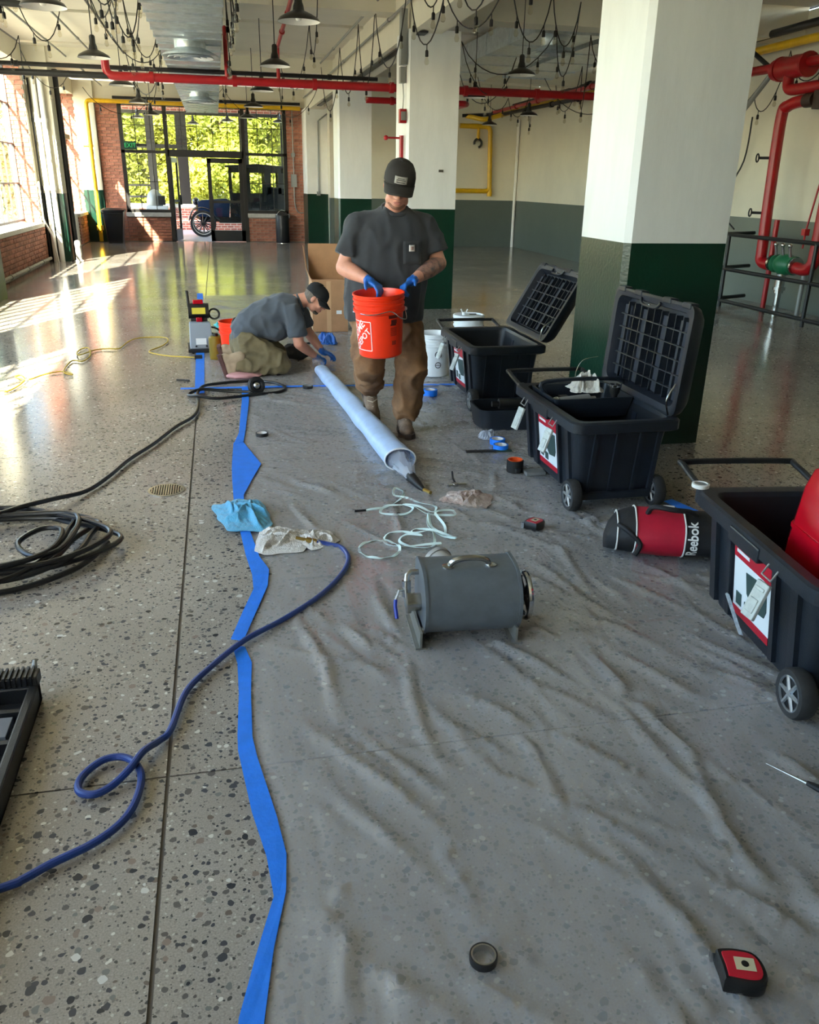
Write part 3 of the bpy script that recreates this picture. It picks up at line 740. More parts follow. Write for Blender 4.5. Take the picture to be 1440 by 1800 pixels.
bulb_string('bulb string across the pipe bundle of the right wall', [(5.0, 17.0, 3.5), (5.8, 17.5, 3.2), (6.6, 18.5, 3.4), (7.2, 20, 3.2)], .4, 3, 11)

bulb_string('bulb string dropping in deep loops left of the long duct', [(-.62, 7.0, 3.8), (-.66, 8.3, 3.75), (-.9, 9.2, 3.7), (-.62, 10.4, 3.75), (-.95, 12.0, 3.6), (-.64, 13.8, 3.7), (-.8, 16.5, 3.6)], .8, 4, 12)
bulb_string('bulb string hanging close to the top left window corner', [(-2.2, 6.6, 3.8), (-2.0, 7.8, 3.75), (-1.8, 9.0, 3.7), (-2.0, 10.6, 3.75), (-1.7, 12.4, 3.7)], .6, 4, 13)
bulb_string('bulb string over the middle of the left bay', [(1.4, 12.0, 3.8), (1.5, 14.0, 3.75), (1.2, 16.5, 3.75), (1.5, 19.5, 3.7)], .7, 3, 14)
# ================================================================ right wall valves and rail
bf = thing('backflow_assembly', 'red fire riser with green backflow preventer behind the pipe rail', 'pipework', (7.4, 10.3, 0))
def rp(nm, pts, r, m, per=0): return MB().tube(bezier(pts, 5) if per else pts, r, 14).build(nm, m, bf)
rp('riser', [(0, -.05, 2.66), (0, .2, 2.66), (0, .42, 2.62), (0, .52, 2.5), (0, .5, 1.6), (0, .46, .82), (0, .44, .68), (0, .3, .64), (0, .12, .66)], .075, M_red, 1)
rp('riser', [(0, -.28, .66), (0, -.5, .64), (0, -.62, .7), (0, -.66, .9), (0, -.66, 2.2)], .075, M_red, 1)
g = MB(); g.M = Matrix.Translation((0, -.1, .67)) @ frame((0, 1, 0)).to_4x4(); g.lathe([(.08, -.22), (.12, -.2), (.12, -.17), (.09, -.15), (.13, -.08), (.14, 0), (.13, .08), (.09, .15), (.12, .17), (.12, .2), (.08, .22)], 20); g.build('backflow_body', mat('green_valve', '#1c6a46', .4, var=.15), bf)
for yy in (.16, -.32): MB().lathe([(.11, -.02), (.11, .02)], 18, M=Matrix.Translation((0, yy, .67)) @ frame((0, 1, 0)).to_4x4()).build('flange', M_steel, bf)
for yy in (.05, -.1, -.25): MB().cyl((-.05, yy, .78), (-.08, yy, .9), .02, n=10).ell((-.08, yy, .92), .03).build('test_cock', M_steel, bf)
MB().cyl((-.03, -.1, .55), (-.03, -.1, .3), .06, n=14).cyl((-.03, -.1, .3), (-.03, -.1, .0), .04, n=14).lathe([(.08, .38), (.08, .34)], 16, M=Matrix.Translation((-.03, -.1, 0))).build('drain', M_steel, bf)
rp('support', [(.05, .3, 0), (.05, .3, 1.22)], .035, M_red); rp('support', [(.05, -.45, 0), (.05, -.45, .6)], .03, M_grey)
for (zz_, yy) in ((2.0, .55), (1.3, .52)):
    h = MB().cyl((-.02, yy, zz_), (-.13, yy + .14, zz_), .018, n=8).build('hand_valve', M_black, bf)
    MB().torus((-.14, yy + .15, zz_), .05, .01, M=frame((-.6, .8, 0))).build('hand_wheel', M_black, h)
MB().cyl((0, .06, 2.66), (0, -.12, 2.66), .085, n=14).box((.02, -.2, 2.66), (.12, .16, .22)).build('gauge_block', mat('brown_iron', '#3a2a22', .6, var=.2), bf)
MB().tube([(-.02, -.42, .9), (-.02, -.42, 1.1), (0.03, -.55, 2.2)], .012, 8).box((-.02, -.42, 1.1), (.07, .07, .08)).build('tamper_switch', M_red, bf)
al = thing('alarm_valve', 'big red alarm check valve on the pipes high on the right wall', 'valve', (7.4, 10.8, 3.08))
MB().tube([(0, 1.2, .04), (0, -1.6, .02)], .06, 14).build('pipe_run', M_red, al)
MB().lathe([(.07, -.36), (.13, -.3), (.14, -.1), (.12, 0), (.14, .1), (.13, .3), (.07, .36)], 18, M=frame((0, 1, 0)).to_4x4()).build('valve_body', M_red, al)
for yy in (-.36, .2): MB().lathe([(.15, -.02), (.15, .02)], 18, M=Matrix.Translation((0, yy, 0)) @ frame((0, 1, 0)).to_4x4()).build('flange', M_red, al)
MB().tube(bezier([(0, 0, 0), (0, 0, -.15), (0, -.05, -.25), (0, -.3, -.27), (0, -1.4, -.25)], 4), .07, 14).build('pipe_drop', M_red, al)
tag(MB().tube([(7.4, 11.85, 2.55), (7.4, 11.1, 3.12)], .035, 10).build('pipe_brace', M_grey), 'grey diagonal brace below the red alarm valve', 'brace')
tag(MB().tube([(7.4, 11.7, 3.36), (7.4, 11.2, 3.1)], .03, 10).build('pipe_brace', M_black), 'short black diagonal brace touching the red alarm valve', 'brace')
rl = thing('pipe_rail', 'black pipe guard rail in front of the red riser', 'railing', (7.1, 10.2, 0))
for z in (1.0, .53, .09): MB().cyl((0, 1.0, z), (0, -2.5, z), .026, n=10).build('rail', M_black, rl)
for yy in (1.1, .93, -.95, -2.5): MB().cyl((0, yy, 0), (0, yy, 1.01), .026, n=10).build('post', M_black, rl)
for z in (1.0, .53, .09): MB().cyl((0, 1.1, z), (.7, 1.4, z), .026, n=10).build('rail', M_black, rl)
tag(MB().tube(bezier([(7.86, 12.2, 2.6), (7.86, 12.25, 2.0), (7.84, 12.6, 1.5), (7.84, 12.5, 1.2), (7.84, 12.2, 1.02)], 5), .012, 8).build('wall_cable', M_black), 'thin black cable hanging down the right wall', 'cable')
tag(MB().tube([(7.9, 22.84, 0), (7.9, 22.84, 3.2)], .04, 8).build('corner_pipe', M_white), 'white pipe standing in the corner of the cream walls', 'pipe')
sw = thing('wall_switch', 'white switch plate on the grey band beside the middle column', 'switch', (4.98, 22.88, 1.1))
MB().box((0, 0, 0), (.1, .02, .18)).build('plate', M_white, sw); MB().box((0, -.012, 0), (.03, .01, .08)).build('rocker', M_grey, sw)
ob = thing('wall_outlet', 'dark outlet on the grey band left of the near column', 'outlet', (XR - .01, 16.5, .45))
MB().box((0, 0, 0), (.02, .12, .1)).build('plate', M_grey, ob); MB().box((-.012, .02, 0), (.006, .03, .05)).build('socket', M_black, ob)

# fittings on the middle column and pilaster
pb = thing('panel_box', 'grey electrical trunking on top of the middle column', 'electrical box', (2.36, 11.25, 3.0))
MB().box((0, .05, .25), (.08, .12, .6)).build('trunk', M_grey, pb); MB().box((-.01, .05, -.16), (.06, .1, .18)).build('switch_box', M_grey, pb)
MB().tube([(0, .05, -.25), (.01, .05, -.4), (0, .05, -.58)], .008, 6).build('lead', M_grey, pb)
fa = thing('fire_alarm', 'red fire alarm horn on the side of the middle column', 'fire alarm', (2.36, 11.3, 2.38))
MB().box((0, 0, 0), (.08, .1, .16)).build('housing', M_red, fa); MB().box((.0, -.06, .0), (.06, .02, .1)).build('strobe', M_grey, fa)
rs = pipe('fire_hose_pipe', 'thin red pipe on the side of the middle column', [(2.36, 11.35, 2.16), (2.36, 11.35, 1.3)], .028, M_red)
MB().cyl((-.02, 0, -.03), (-.2, 0, -.03), .012, n=8).ell((-.2, 0, -.03), .03).build('side_valve', M_red, rs)
tag(MB().box((2.86, 11.22, 1.75), (.06, .02, .03)).build('anchor_stub', M_steel), 'small metal stub on the front of the middle column', 'bracket')
rbx = thing('hose_cabinet', 'dark red hose cabinet between the far columns', 'cabinet', (3.5, 22.76, 2.62))
MB().box((0, 0, 0), (.35, .25, .5)).build('case', M_red, rbx); MB().box((0, -.13, 0), (.25, .02, .4)).build('hatch', mat('dark_red', '#5e0d12', .4), rbx)
tag(MB().tube([(2.9, 23.3, 3.2), (2.66, 23.3, 3.03), (2.64, 23.3, 1.32)], .02, 8).box((2.64, 23.3, 1.3), (.09, .07, .1)).build('wall_conduit', M_grey), 'grey conduit bent down the white half column', 'conduit')
el = thing('junction_box', 'grey junction box with conduit on the brick pier', 'electrical box', (2.1, 24.41, 1.6))
MB().box((0, 0, 0), (.15, .1, .32)).build('box_body', M_grey, el); MB().box((0, .02, .65), (.1, .08, .1)).build('pull_box', M_grey, el)
MB().tube(bezier([(0, 0, 1.8), (0, 0, .2), (0, 0, -.5), (.05, 0, -.75), (.14, 0, -.82), (.24, 0, -.82)], 4), .015, 8).build('conduit', M_grey, el)
ex = thing('exit_sign', 'green lit exit sign hanging in front of the left entrance pane', 'exit sign', (-2.08, 24.3, 2.37))
MB().box((0, 0, 0), (.32, .05, .2)).build('sign_body', mat('exit_green', '#06331e', .5), ex)
mesh_obj('lettering', text_mesh('EXIT', .15, .002), mat('exit_letters', '#9be8bd', .4, emit=('#58c98c', .1)), ex, lambda c: V((c.x * .95, -.028, c.y)))
# ================================================================ plastic sheeting and tape on the floor
def sheet_material():
    """thin milky film: mostly see-through, a little haze, sky sheen at glancing angles"""
    m = bpy.data.materials.new('plastic_film'); m.use_nodes = True; t = m.node_tree; N = t.nodes; L = t.links
    for n in list(N): N.remove(n)
    out = N.new('ShaderNodeOutputMaterial'); tr = N.new('ShaderNodeBsdfTransparent'); tr.inputs['Color'].default_value = (1, 1, 1, 1)
    df = N.new('ShaderNodeBsdfDiffuse'); df.inputs['Color'].default_value = lin('#fbfcff')
    gl = N.new('ShaderNodeBsdfGlossy'); gl.inputs['Roughness'].default_value = .2
    g = N.new('ShaderNodeNewGeometry'); mp = N.new('ShaderNodeMapping'); mp.inputs['Rotation'].default_value = (0, 0, R(28)); mp.inputs['Scale'].default_value = (9, 3.2, 1)
    n = N.new('ShaderNodeTexNoise'); n.inputs['Scale'].default_value = 1.3; n.inputs['Detail'].default_value = 4; n.inputs['Distortion'].default_value = .8
    L.new(g.outputs['Position'], mp.inputs['Vector']); L.new(mp.outputs['Vector'], n.inputs['Vector'])
    bp = N.new('ShaderNodeBump'); bp.inputs['Strength'].default_value = .5; bp.inputs['Distance'].default_value = .02; L.new(n.outputs['Fac'], bp.inputs['Height'])
    L.new(bp.outputs['Normal'], df.inputs['Normal']); L.new(bp.outputs['Normal'], gl.inputs['Normal'])
    a = N.new('ShaderNodeMixShader'); a.inputs['Fac'].default_value = .245; L.new(tr.outputs[0], a.inputs[1]); L.new(df.outputs[0], a.inputs[2])
    lw = N.new('ShaderNodeLayerWeight'); lw.inputs['Blend'].default_value = .37; L.new(bp.outputs['Normal'], lw.inputs['Normal'])
    mr = N.new('ShaderNodeMapRange'); mr.inputs['To Min'].default_value = .03; mr.inputs['To Max'].default_value = .75; L.new(lw.outputs['Fresnel'], mr.inputs['Value'])
    b = N.new('ShaderNodeMixShader'); L.new(mr.outputs['Result'], b.inputs['Fac']); L.new(a.outputs[0], b.inputs[1]); L.new(gl.outputs[0], b.inputs[2])
    L.new(b.outputs[0], out.inputs['Surface']); return m
M_film = sheet_material()
EDGE = [(.02, .4), (.0, .8), (-.02, 1.21), (-.01, 1.28), (.02, 1.43), (.05, 1.54), (.06, 1.62), (.05, 1.76), (.01, 2.01), (-.01, 2.14), (0, 2.4), (.01, 2.60), (-.02, 2.71), (.1, 3.27), (.08, 3.45), (.04, 3.85), (.02, 4.21), (.03, 4.33), (.14, 4.82), (.06, 5.31), (.1, 5.81), (.14, 6.40), (.15, 6.88)]
def edge_x(y):
    for (x0, y0), (x1, y1) in zip(EDGE, EDGE[1:]):
        if y <= y1: return x0 + (x1 - x0) * max(0, (y - y0)) / (y1 - y0)
    return EDGE[-1][0]
def ridge(x, y, px, py, ang, ln, w, h):
    """one straight fold: soft crease of given length"""
    c, s = math.cos(ang), math.sin(ang); dx, dy = x - px, y - py
    u, v = dx * c + dy * s, -dx * s + dy * c
    if abs(u) > ln or abs(v) > w * 3: return 0
    v += .03 * math.sin(u * 5 + px * 9)
    return h * (1 - (u / ln) ** 2) ** 2 * math.exp(-(v / w) ** 2)
rr = random.Random(21)
FOLDS = []
for _ in range(260):
    y = rr.uniform(.6, 6.9); x = rr.uniform(.1, 2.2)
    a = R(rr.gauss(112, 16)) if y < 3 else R(rr.gauss(125 if rr.random() < .5 else 160, 22))
    FOLDS.append((x, y, a, rr.uniform(.12, .5), rr.uniform(.007, .015), rr.uniform(.010, .026)))
for _ in range(90):
    FOLDS.append((rr.uniform(-.2, 2.1), rr.uniform(7.0, 12.5), R(rr.gauss(165, 22)), rr.uniform(.15, .5), rr.uniform(.012, .025), rr.uniform(.006, .018)))
def sheet_height(x, y, edge):
    z = .006
    n = noise.noise(V((x * 2.1 + y * .8, y * 1.1 - x * .3, 3.1)))
    z += .006 * max(0, n) + .004 * (1 - abs(noise.noise(V((x * 6 + y * 2.5, y * 2.2 - x * 1.3, 9))))) ** 6
    for f in FOLDS:
        if abs(x - f[0]) < f[3] and abs(y - f[1]) < f[3]: z += ridge(x, y, *f)
    for cy, sl, h in ((1.66, .05, .006), (2.52, .06, .006), (4.05, .05, .005), (5.2, .02, .004), (2.05, .05, .003)):
        z += h * math.exp(-((y - cy - sl * (x - .5)) / .012) ** 2)
    return .003 + (z - .003) * min(1, max(0, edge / .12))
def sheet(name, y0, y1, lx, rx, nx, ny, lab):
    vs = []; fs = []
    for j in range(ny + 1):
        y = y0 + (y1 - y0) * j / ny; a, b = lx(y), rx(y)
        for i in range(nx + 1):
            x = a + (b - a) * i / nx
            vs.append((x, y, sheet_height(x, y, min(x - a, y1 - y, y - y0 + .1))))
    w = nx + 1
    fs = [(j * w + i, j * w + i + 1, (j + 1) * w + i + 1, (j + 1) * w + i) for j in range(ny) for i in range(nx)]
    mb = MB(); mb.add(vs, fs)
    return tag(mb.build(name, M_film, smooth=180), lab, 'plastic sheet')
sheet('plastic_sheet', .45, 6.86, edge_x, lambda y: 2.34 + .03 * math.sin(y * 2.3) + max(0, 3.3 - y) * .25, 130, 330, 'clear plastic sheet spread over the foreground floor')
sheet('plastic_sheet', 6.84, 12.9, lambda y: -.24 - .012 * (y - 7), lambda y: 2.15 + .02 * math.sin(y * 3), 90, 170, 'clear plastic sheet under the kneeling man')

def tape_strip(lab, left, right, lift=.009, name='tape_strip'):
    """strip between two matching edges"""
    n = len(left); mb = MB(); vs = []; fs = []
    for (a, b) in zip(left, right):
        for u in (0, .5, 1):
            vs.append((a[0] + (b[0] - a[0]) * u, a[1] + (b[1] - a[1]) * u, lift + .0008 * math.sin(a[1] * 23 + u * 3)))
    for i in range(n - 1):
        for j in range(2): fs.append((i * 3 + j, i * 3 + j + 1, (i + 1) * 3 + j + 1, (i + 1) * 3 + j))
    mb.add(vs, fs)
    o = mb.build(name, M_tape, smooth=0)
    sd = o.modifiers.new('solid', 'SOLIDIFY'); sd.thickness = .0012; sd.offset = -1
    return tag(o, lab, 'tape', 'blue masking tape strips')
tape_strip('wavy blue tape strip along the near sheet edge, below the blue hose', [(-.09, .95), (-.06, 1.23), (-.02, 1.37), (.03, 1.53), (.02, 1.66), (-.01, 1.83), (-.04, 2.10), (-.04, 2.17), (-.03, 2.4), (-.03, 2.59), (-.045, 2.72)],
           [(-.03, .95), (-.01, 1.21), (.02, 1.38), (.06, 1.54), (.07, 1.66), (.055, 1.8), (.015, 2.06), (.005, 2.16), (.01, 2.4), (.02, 2.59), (0.0, 2.7)])
tape_strip('blue tape strip between the blue hose and the blue rag', [(-.05, 2.76), (-.0, 2.97), (.05, 3.16), (.05, 3.3), (.03, 3.50), (.01, 3.82), (-.005, 4.0)], [(-.005, 2.74), (.055, 2.97), (.11, 3.18), (.125, 3.34), (.09, 3.48), (.055, 3.83), (.045, 4.0)], .0105)
tape_strip('broad folded blue tape patch beyond the blue rag', [(-.005, 4.0), (-.01, 4.26), (-.012, 4.5), (-.01, 4.77), (0, 5.05), (.01, 5.28)], [(.04, 4.0), (.045, 4.3), (.10, 4.55), (.165, 4.82), (.11, 5.1), (.07, 5.31)], .012)
tape_strip('narrow blue tape strip up to the far black cable', [(.01, 5.24), (.05, 5.50), (.075, 6.0), (.095, 6.4), (.11, 6.9)], [(.075, 5.3), (.1, 5.62), (.125, 6.0), (.15, 6.4), (.16, 6.9)], .0135)
tape_strip('straight blue tape strip running away beside the grey pump', [(-.265, 6.7), (-.29, 8.4), (-.33, 11), (-.37, 13.1)], [(-.19, 6.7), (-.21, 8.4), (-.25, 11), (-.285, 13.1)])
tape_strip('long blue tape strip crossing between the two plastic sheets', [(-.38, 6.88), (.6, 6.83), (1.4, 6.77), (2.3, 6.68)], [(-.38, 6.83), (.6, 6.78), (1.4, 6.72), (2.3, 6.63)], .015)
tape_strip('short blue tape piece beside the wheel of the middle chest', [(2.27, 3.80), (2.33, 3.55), (2.42, 3.4)], [(2.33, 3.82), (2.4, 3.58), (2.47, 3.44)], .02)

# ================================================================ hoses and cords
def on_floor(pts, r, per=6, base=.008):
    P = bezier([(p[0], p[1], (p[2] if len(p) > 2 else 0) + r + base) for p in pts], per)
    return P
M_bhose = mat('blue_air_hose', '#1c3a80', .4, var=.1, bump=.05, bscale=300)
bh = thing('air_hose', 'blue air hose looping from the left edge to the white rag', 'hose', (-.61, 1.67, 0))
P = on_floor([(-.95, 1.58), (-.61, 1.67), (-.56, 1.69), (-.50, 1.73), (-.41, 1.78), (-.35, 1.84), (-.32, 1.91), (-.31, 2.01), (-.33, 2.08), (-.37, 2.12), (-.42, 2.12), (-.46, 2.08), (-.48, 2.03), (-.47, 1.985), (-.43, 1.97), (-.39, 1.995), (-.345, 2.04, .014), (-.31, 2.11, .02), (-.27, 2.18), (-.24, 2.23), (-.20, 2.43), (-.12, 2.57), (0, 2.72, .006), (.16, 2.87), (.31, 3.03), (.42, 3.20), (.48, 3.36), (.47, 3.49), (.42, 3.54), (.36, 3.56, .01)], .011)
P = [p - V((-.61, 1.67, 0)) for p in P]
MB().tube(P, .011, 10).build('hose_body', M_bhose, bh)
e = P[-1]; d = (P[-1] - P[-3]).normalized()
MB().cyl(e, e + d * .05, .013, n=10).cyl(e + d * .05, e + d * .1, .008, n=8).build('hose_fitting', mat('brass', '#a58a4a', .3, metal=.9), bh)
M_bk = mat('black_hose_rubber', '#121316', .33, bump=.06, bscale=200)
bk = thing('black_hose', 'coiled black air hose on the floor at the left, leading away', 'hose', (-1.0, 3.75, 0))
pts = []
r2 = random.Random(5)
for lap in range(6):
    cx, cy = -1.08 + r2.uniform(-.05, .05), 3.72 + r2.uniform(-.04, .04); ra, rb = .44 + r2.uniform(-.14, .08), .42 + r2.uniform(-.12, .05)
    for k in range(10):
        a = -2 * math.pi * k / 10 + lap * .05
        pts.append((cx + ra * math.cos(a), cy + rb * math.sin(a), .012 * lap + .008 * (k % 2)))
pts += [(-.75, 3.55, .075), (-.86, 3.48, .07), (-.95, 3.62, .075), (-.88, 3.76, .08), (-.78, 3.72, .085), (-.8, 3.5, .08), (-.98, 3.36, .085), (-1.3, 3.4, .08), (-1.4, 3.7, .075), (-1.3, 3.98, .07), (-1.14, 4.0, .07), (-1.02, 4.1, .07), (-.91, 4.3, .03), (-.79, 4.47), (-.70, 4.69), (-.61, 5.01), (-.49, 5.31), (-.37, 5.69), (-.25, 5.98), (-.23, 6.35), (-.245, 6.6), (-.2, 6.8, .02), (-.08, 6.93, .01), (.07, 7.02), (.23, 7.03), (.37, 6.95), (.45, 6.8), (.44, 6.66), (.35, 6.58), (.21, 6.55), (.05, 6.49), (-.1, 6.42, .01), (-.22, 6.47, .02), (-.3, 6.58), (-.3, 6.66), (-.2, 6.70, .02), (0, 6.68), (.18, 6.64)]
P = [p - V((-1.0, 3.75, 0)) for p in on_floor(pts, .0125, 5)]
MB().tube(P, .0125, 9).build('hose_body', M_bk, bk)
e = P[-1]
MB().torus(e + V((.04, 0, .05)), .05, .022, M=frame((.3, -1, .3))).build('hose_reel', M_rubber, bk)
MB().ell(e + V((.04, -.01, .05)), (.03, .02, .03)).build('hose_nozzle', M_steel, bk)
M_ycord = mat('yellow_cord', '#c9ac38', .5)
yc = thing('extension_cord', 'yellow extension cord wandering over the sunlit floor', 'cord', (-1.4, 8, 0))
P = on_floor([(-2.2, 6.7), (-1.77, 6.97), (-1.72, 6.93), (-1.67, 7.10), (-1.65, 7.32, .01), (-1.71, 7.47, .015), (-1.735, 7.39, .015), (-1.61, 7.27, .02), (-1.55, 7.53), (-1.43, 7.66), (-1.33, 7.58), (-1.31, 7.51), (-1.38, 7.56, .01), (-1.41, 7.8), (-1.405, 8.1), (-1.37, 8.14), (-1.30, 8.1), (-1.27, 8.37), (-1.33, 8.7, .01), (-1.40, 8.72), (-1.41, 8.5), (-1.36, 8.36, .01), (-1.26, 8.65), (-1.15, 8.7), (-1.04, 8.7), (-1.0, 9.0), (-.95, 9.2), (-.84, 9.31), (-.64, 9.29), (-.59, 9.1), (-.63, 8.8), (-.74, 8.52), (-.66, 8.36), (-.52, 8.24), (-.28, 8.14)], .006, 5)
MB().tube([p - V((-1.4, 8, 0)) for p in P], .006, 7).build('cord_body', M_ycord, yc)
MB().box((1.14, .13, .02), (.07, .05, .035)).build('plug', M_rubber, yc)
ce = thing('cable_stub', 'short black cable end lying left of the blue tape corner', 'cable', (-.37, 7.2, 0))
MB().tube([(-.055, .02, .008), (.0, 0, .009), (.05, -.03, .008)], .008, 8).build('cable_body', M_rubber, ce)

# floor drain
fd = thing('floor_drain', 'round slotted metal floor drain', 'drain', (-.37, 4.47, 0))
MB().lathe([(.1, .0005), (.1, .003), (.085, .004), (.085, .0005)], 36, cap=False).build('drain_ring', M_steel, fd)
MB().lathe([(.0, .0008), (.086, .0008)], 32, cap=False).build('drain_pit', mat('drain_dark', '#1a1917', .8), fd)  # flat dark disc on the floor, coloured as the shade below the slats
for i in range(-6, 7):
    x = i * .0128; hl = math.sqrt(max(0, .083 ** 2 - x * x))
    if hl > .01: MB().span((x - .004, -hl, .001), (x + .004, hl, .0045)).build('slat', M_steel, fd, smooth=0)

# ================================================================ inversion drum
M_drum = mat('drum_grey_enamel', '#6f777e', .35, metal=.35, var=.12, vscale=14)
DR = thing('inversion_drum', 'grey steel drum machine with valve, handle and hand wheel', 'machine', (.835, 2.68, 0), R(-4))
r, L, zc = .13, .36, .152
x0, x1 = -.175, .175
def d_ring(x, rr_=r):
    """round in front and below, squared off under the flat lid at the back"""
    pts = []
    for k in range(44):
        a = 2 * math.pi * k / 44; y, z = math.cos(a) * rr_, math.sin(a) * rr_
        if y > 0 and z > 0:
            q = 1 / max(abs(math.cos(a)), abs(math.sin(a))); q = min(q, 1.22); y *= q; z *= q
            z = min(z, rr_); y = min(y, rr_)
        pts.append(V((x, y, zc + z)))
    return pts
MB().loft([d_ring(x0), d_ring(x1)], cap=False).build('drum_shell', M_drum, DR, smooth=40)
for x in (x0, x1): MB().loft([d_ring(x - .006, r + .004), d_ring(x + .006, r + .004)]).build('end_plate', M_drum, DR)
MB().tube(bezier([(-.075, -.01, zc + .126), (-.065, -.015, zc + .15), (-.03, -.02, zc + .165), (.03, -.02, zc + .165), (.065, -.015, zc + .15), (.075, -.01, zc + .126)], 5), .011, 10).build('handle', M_steel, DR)
for sx in (-1, 1): MB().lathe([(.022, 0), (.022, .006), (.012, .01)], 14, M=Matrix.Translation((sx * .082, -.01, zc + .127))).build('handle_foot', M_steel, DR)
for x in (x0 - .02, x1 - .01):
    MB().span((x - .004, -.13, .008), (x + .004, .13, .075)).span((x - .02, -.13, .006), (x + .02, .13, .012)).build('foot', mat('angle_iron', '#82827c', .5, metal=.4, var=.2), DR, smooth=0)
# hub and pipework on the left end
MB().cyl((x0 - .05, -.01, zc - .01), (x0, -.01, zc - .01), .034, n=18).cyl((x0 - .06, -.01, zc - .01), (x0 - .045, -.01, zc - .01), .042, n=18).build('hub', M_steel, DR)
pv = MB().tube([(x0, .05, zc + .085), (x0 - .035, .05, zc + .085), (x0 - .05, .045, zc + .075), (x0 - .055, .03, zc + .05), (x0 - .055, .02, zc + .0)], .011, 10).build('air_inlet', M_steel, DR)
MB().cyl((x0 - .055, .03, zc + .06), (x0 - .055, .02, zc + .0), .017, n=12).cyl((x0 - .055, .018, zc - .002), (x0 - .052, .01, zc - .035), .012, n=10).build('ball_valve', M_steel, pv)
MB().tube([(x0 - .055, .02, zc + .03), (x0 - .085, .01, zc + .03), (x0 - .1, -.005, zc + .0)], .006, 8).build('valve_stem', M_steel, pv)
MB().tube([(x0 - .1, -.005, zc + .0), (x0 - .103, -.02, zc - .02), (x0 - .1, -.05, zc - .055)], .007, 8).build('valve_lever', mat('blue_vinyl', '#1c2f9c', .4), pv)
MB().cyl((x0 - .006, -.09, zc - .09), (x0 - .014, -.09, zc - .09), .014, n=10).build('bolt', M_steel, DR)
# hand wheel on the right end
WZ = zc - .01
hw = MB().torus((x1 + .05, 0, WZ), .085, .012, M=frame((1, 0, 0)), n=36).build('hand_wheel', M_chrome, DR)
for k in range(4):
    a = k * math.pi / 2 + .5
    MB().cyl((x1 + .05, 0, WZ), (x1 + .05, .085 * math.cos(a), WZ + .085 * math.sin(a)), .008, n=8).build('spoke', M_black, hw)
MB().cyl((x1, 0, WZ), (x1 + .065, 0, WZ), .014, n=12).build('axle', M_black, hw)
# outlet neck at the back with the tether
MB().lathe([(.055, 0), (.055, .1), (.06, .1), (.06, .12), (.05, .12)], 20, M=Matrix.Translation((-.04, .12, zc + .03)) @ frame((-.35, 1, .15)).to_4x4()).build('outlet_neck', mat('neck_grey', '#a9a6a2', .5, var=.1), DR)

# ================================================================ liner tube on the sheet
tb = thing('liner_tube', 'long pale blue padded liner tube lying on the sheet', 'liner tube', (.79, 7.2, 0))
A, B = V((.80, 7.35, .05)), V((.965, 4.56, .06)); o = V((.79, 7.2, 0)); rings = []
for i in range(41):
    u = i / 40; c = A.lerp(B, u) - o; w = .058 + .034 * u + .002 * math.sin(u * 40); hgt = .045 + .022 * u
    k = .25 if i == 0 else (.75 if i == 1 else 1)
    rings.append([V((c.x + math.cos(t) * w * k, c.y, max(.012, .012 + hgt + math.sin(t) * hgt * k + (.004 * math.sin(u * 25 + t * 2) if 0 < i < 40 else 0)))) for t in [2 * math.pi * j / 24 for j in range(24)]])
MB().loft(rings, cap=False).build('tube_body', mat('pale_blue_felt', '#a9c6ec', .45, var=.12, vscale=9, bump=.15, bscale=30, sheen=.2), tb)
lipc = B - o
MB().tube([V((lipc.x + math.cos(t) * .093, lipc.y - .002, .014 + .067 + math.sin(t) * .067)) for t in [2 * math.pi * j / 28 for j in range(29)]], .005, 6).build('tube_lip', mat('tube_lip_white', '#e8ecf0', .4), tb)
filmy = mat('clear_film', '#c9cfdc', .12, alpha=.42, spec=.7, bump=.5, bscale=40)
def crumple(rings_n, a, b, ra, rb, seed):
    q = random.Random(seed); out = []
    for i in range(rings_n):
        u = i / (rings_n - 1); c = a.lerp(b, u); rad = ra + (rb - ra) * u ** 1.2
        out.append([c + V((math.cos(t), .25 * math.sin(3 * t), 0)) * rad * q.uniform(.78, 1.1) + V((0, 0, math.sin(t) * rad * .8 * q.uniform(.8, 1.1))) for t in [2 * math.pi * j / 18 for j in range(18)]])
    return out
MB().loft(crumple(9, V((lipc.x, lipc.y + .06, .08)), V((lipc.x + .02, lipc.y - .22, .045)), .085, .03, 3), cap=False).build('clear_bladder', filmy, tb, smooth=20)
MB().loft(crumple(7, V((A - o).xyz + V((0, -.02, .02))), V((A - o).xyz + V((.01, .28, .04))), .055, .035, 4), cap=False).build('clear_bladder', filmy, tb, smooth=20)
tq = lipc + V((.02, -.2, 0))
MB().tube([tq + V((0, 0, -.02)), tq + V((.01, -.05, -.025)), tq + V((.025, -.12, -.035)), tq + V((.04, -.17, -.042))], [.032, .028, .02, .012], 12).build('taped_neck', M_rubber, tb)
MB().cyl((lipc.x + .06, lipc.y - .37, .02), (lipc.x + .085, lipc.y - .42, .018), .011, n=10).build('neck_fitting', mat('brass', '#a58a4a', .3), tb)
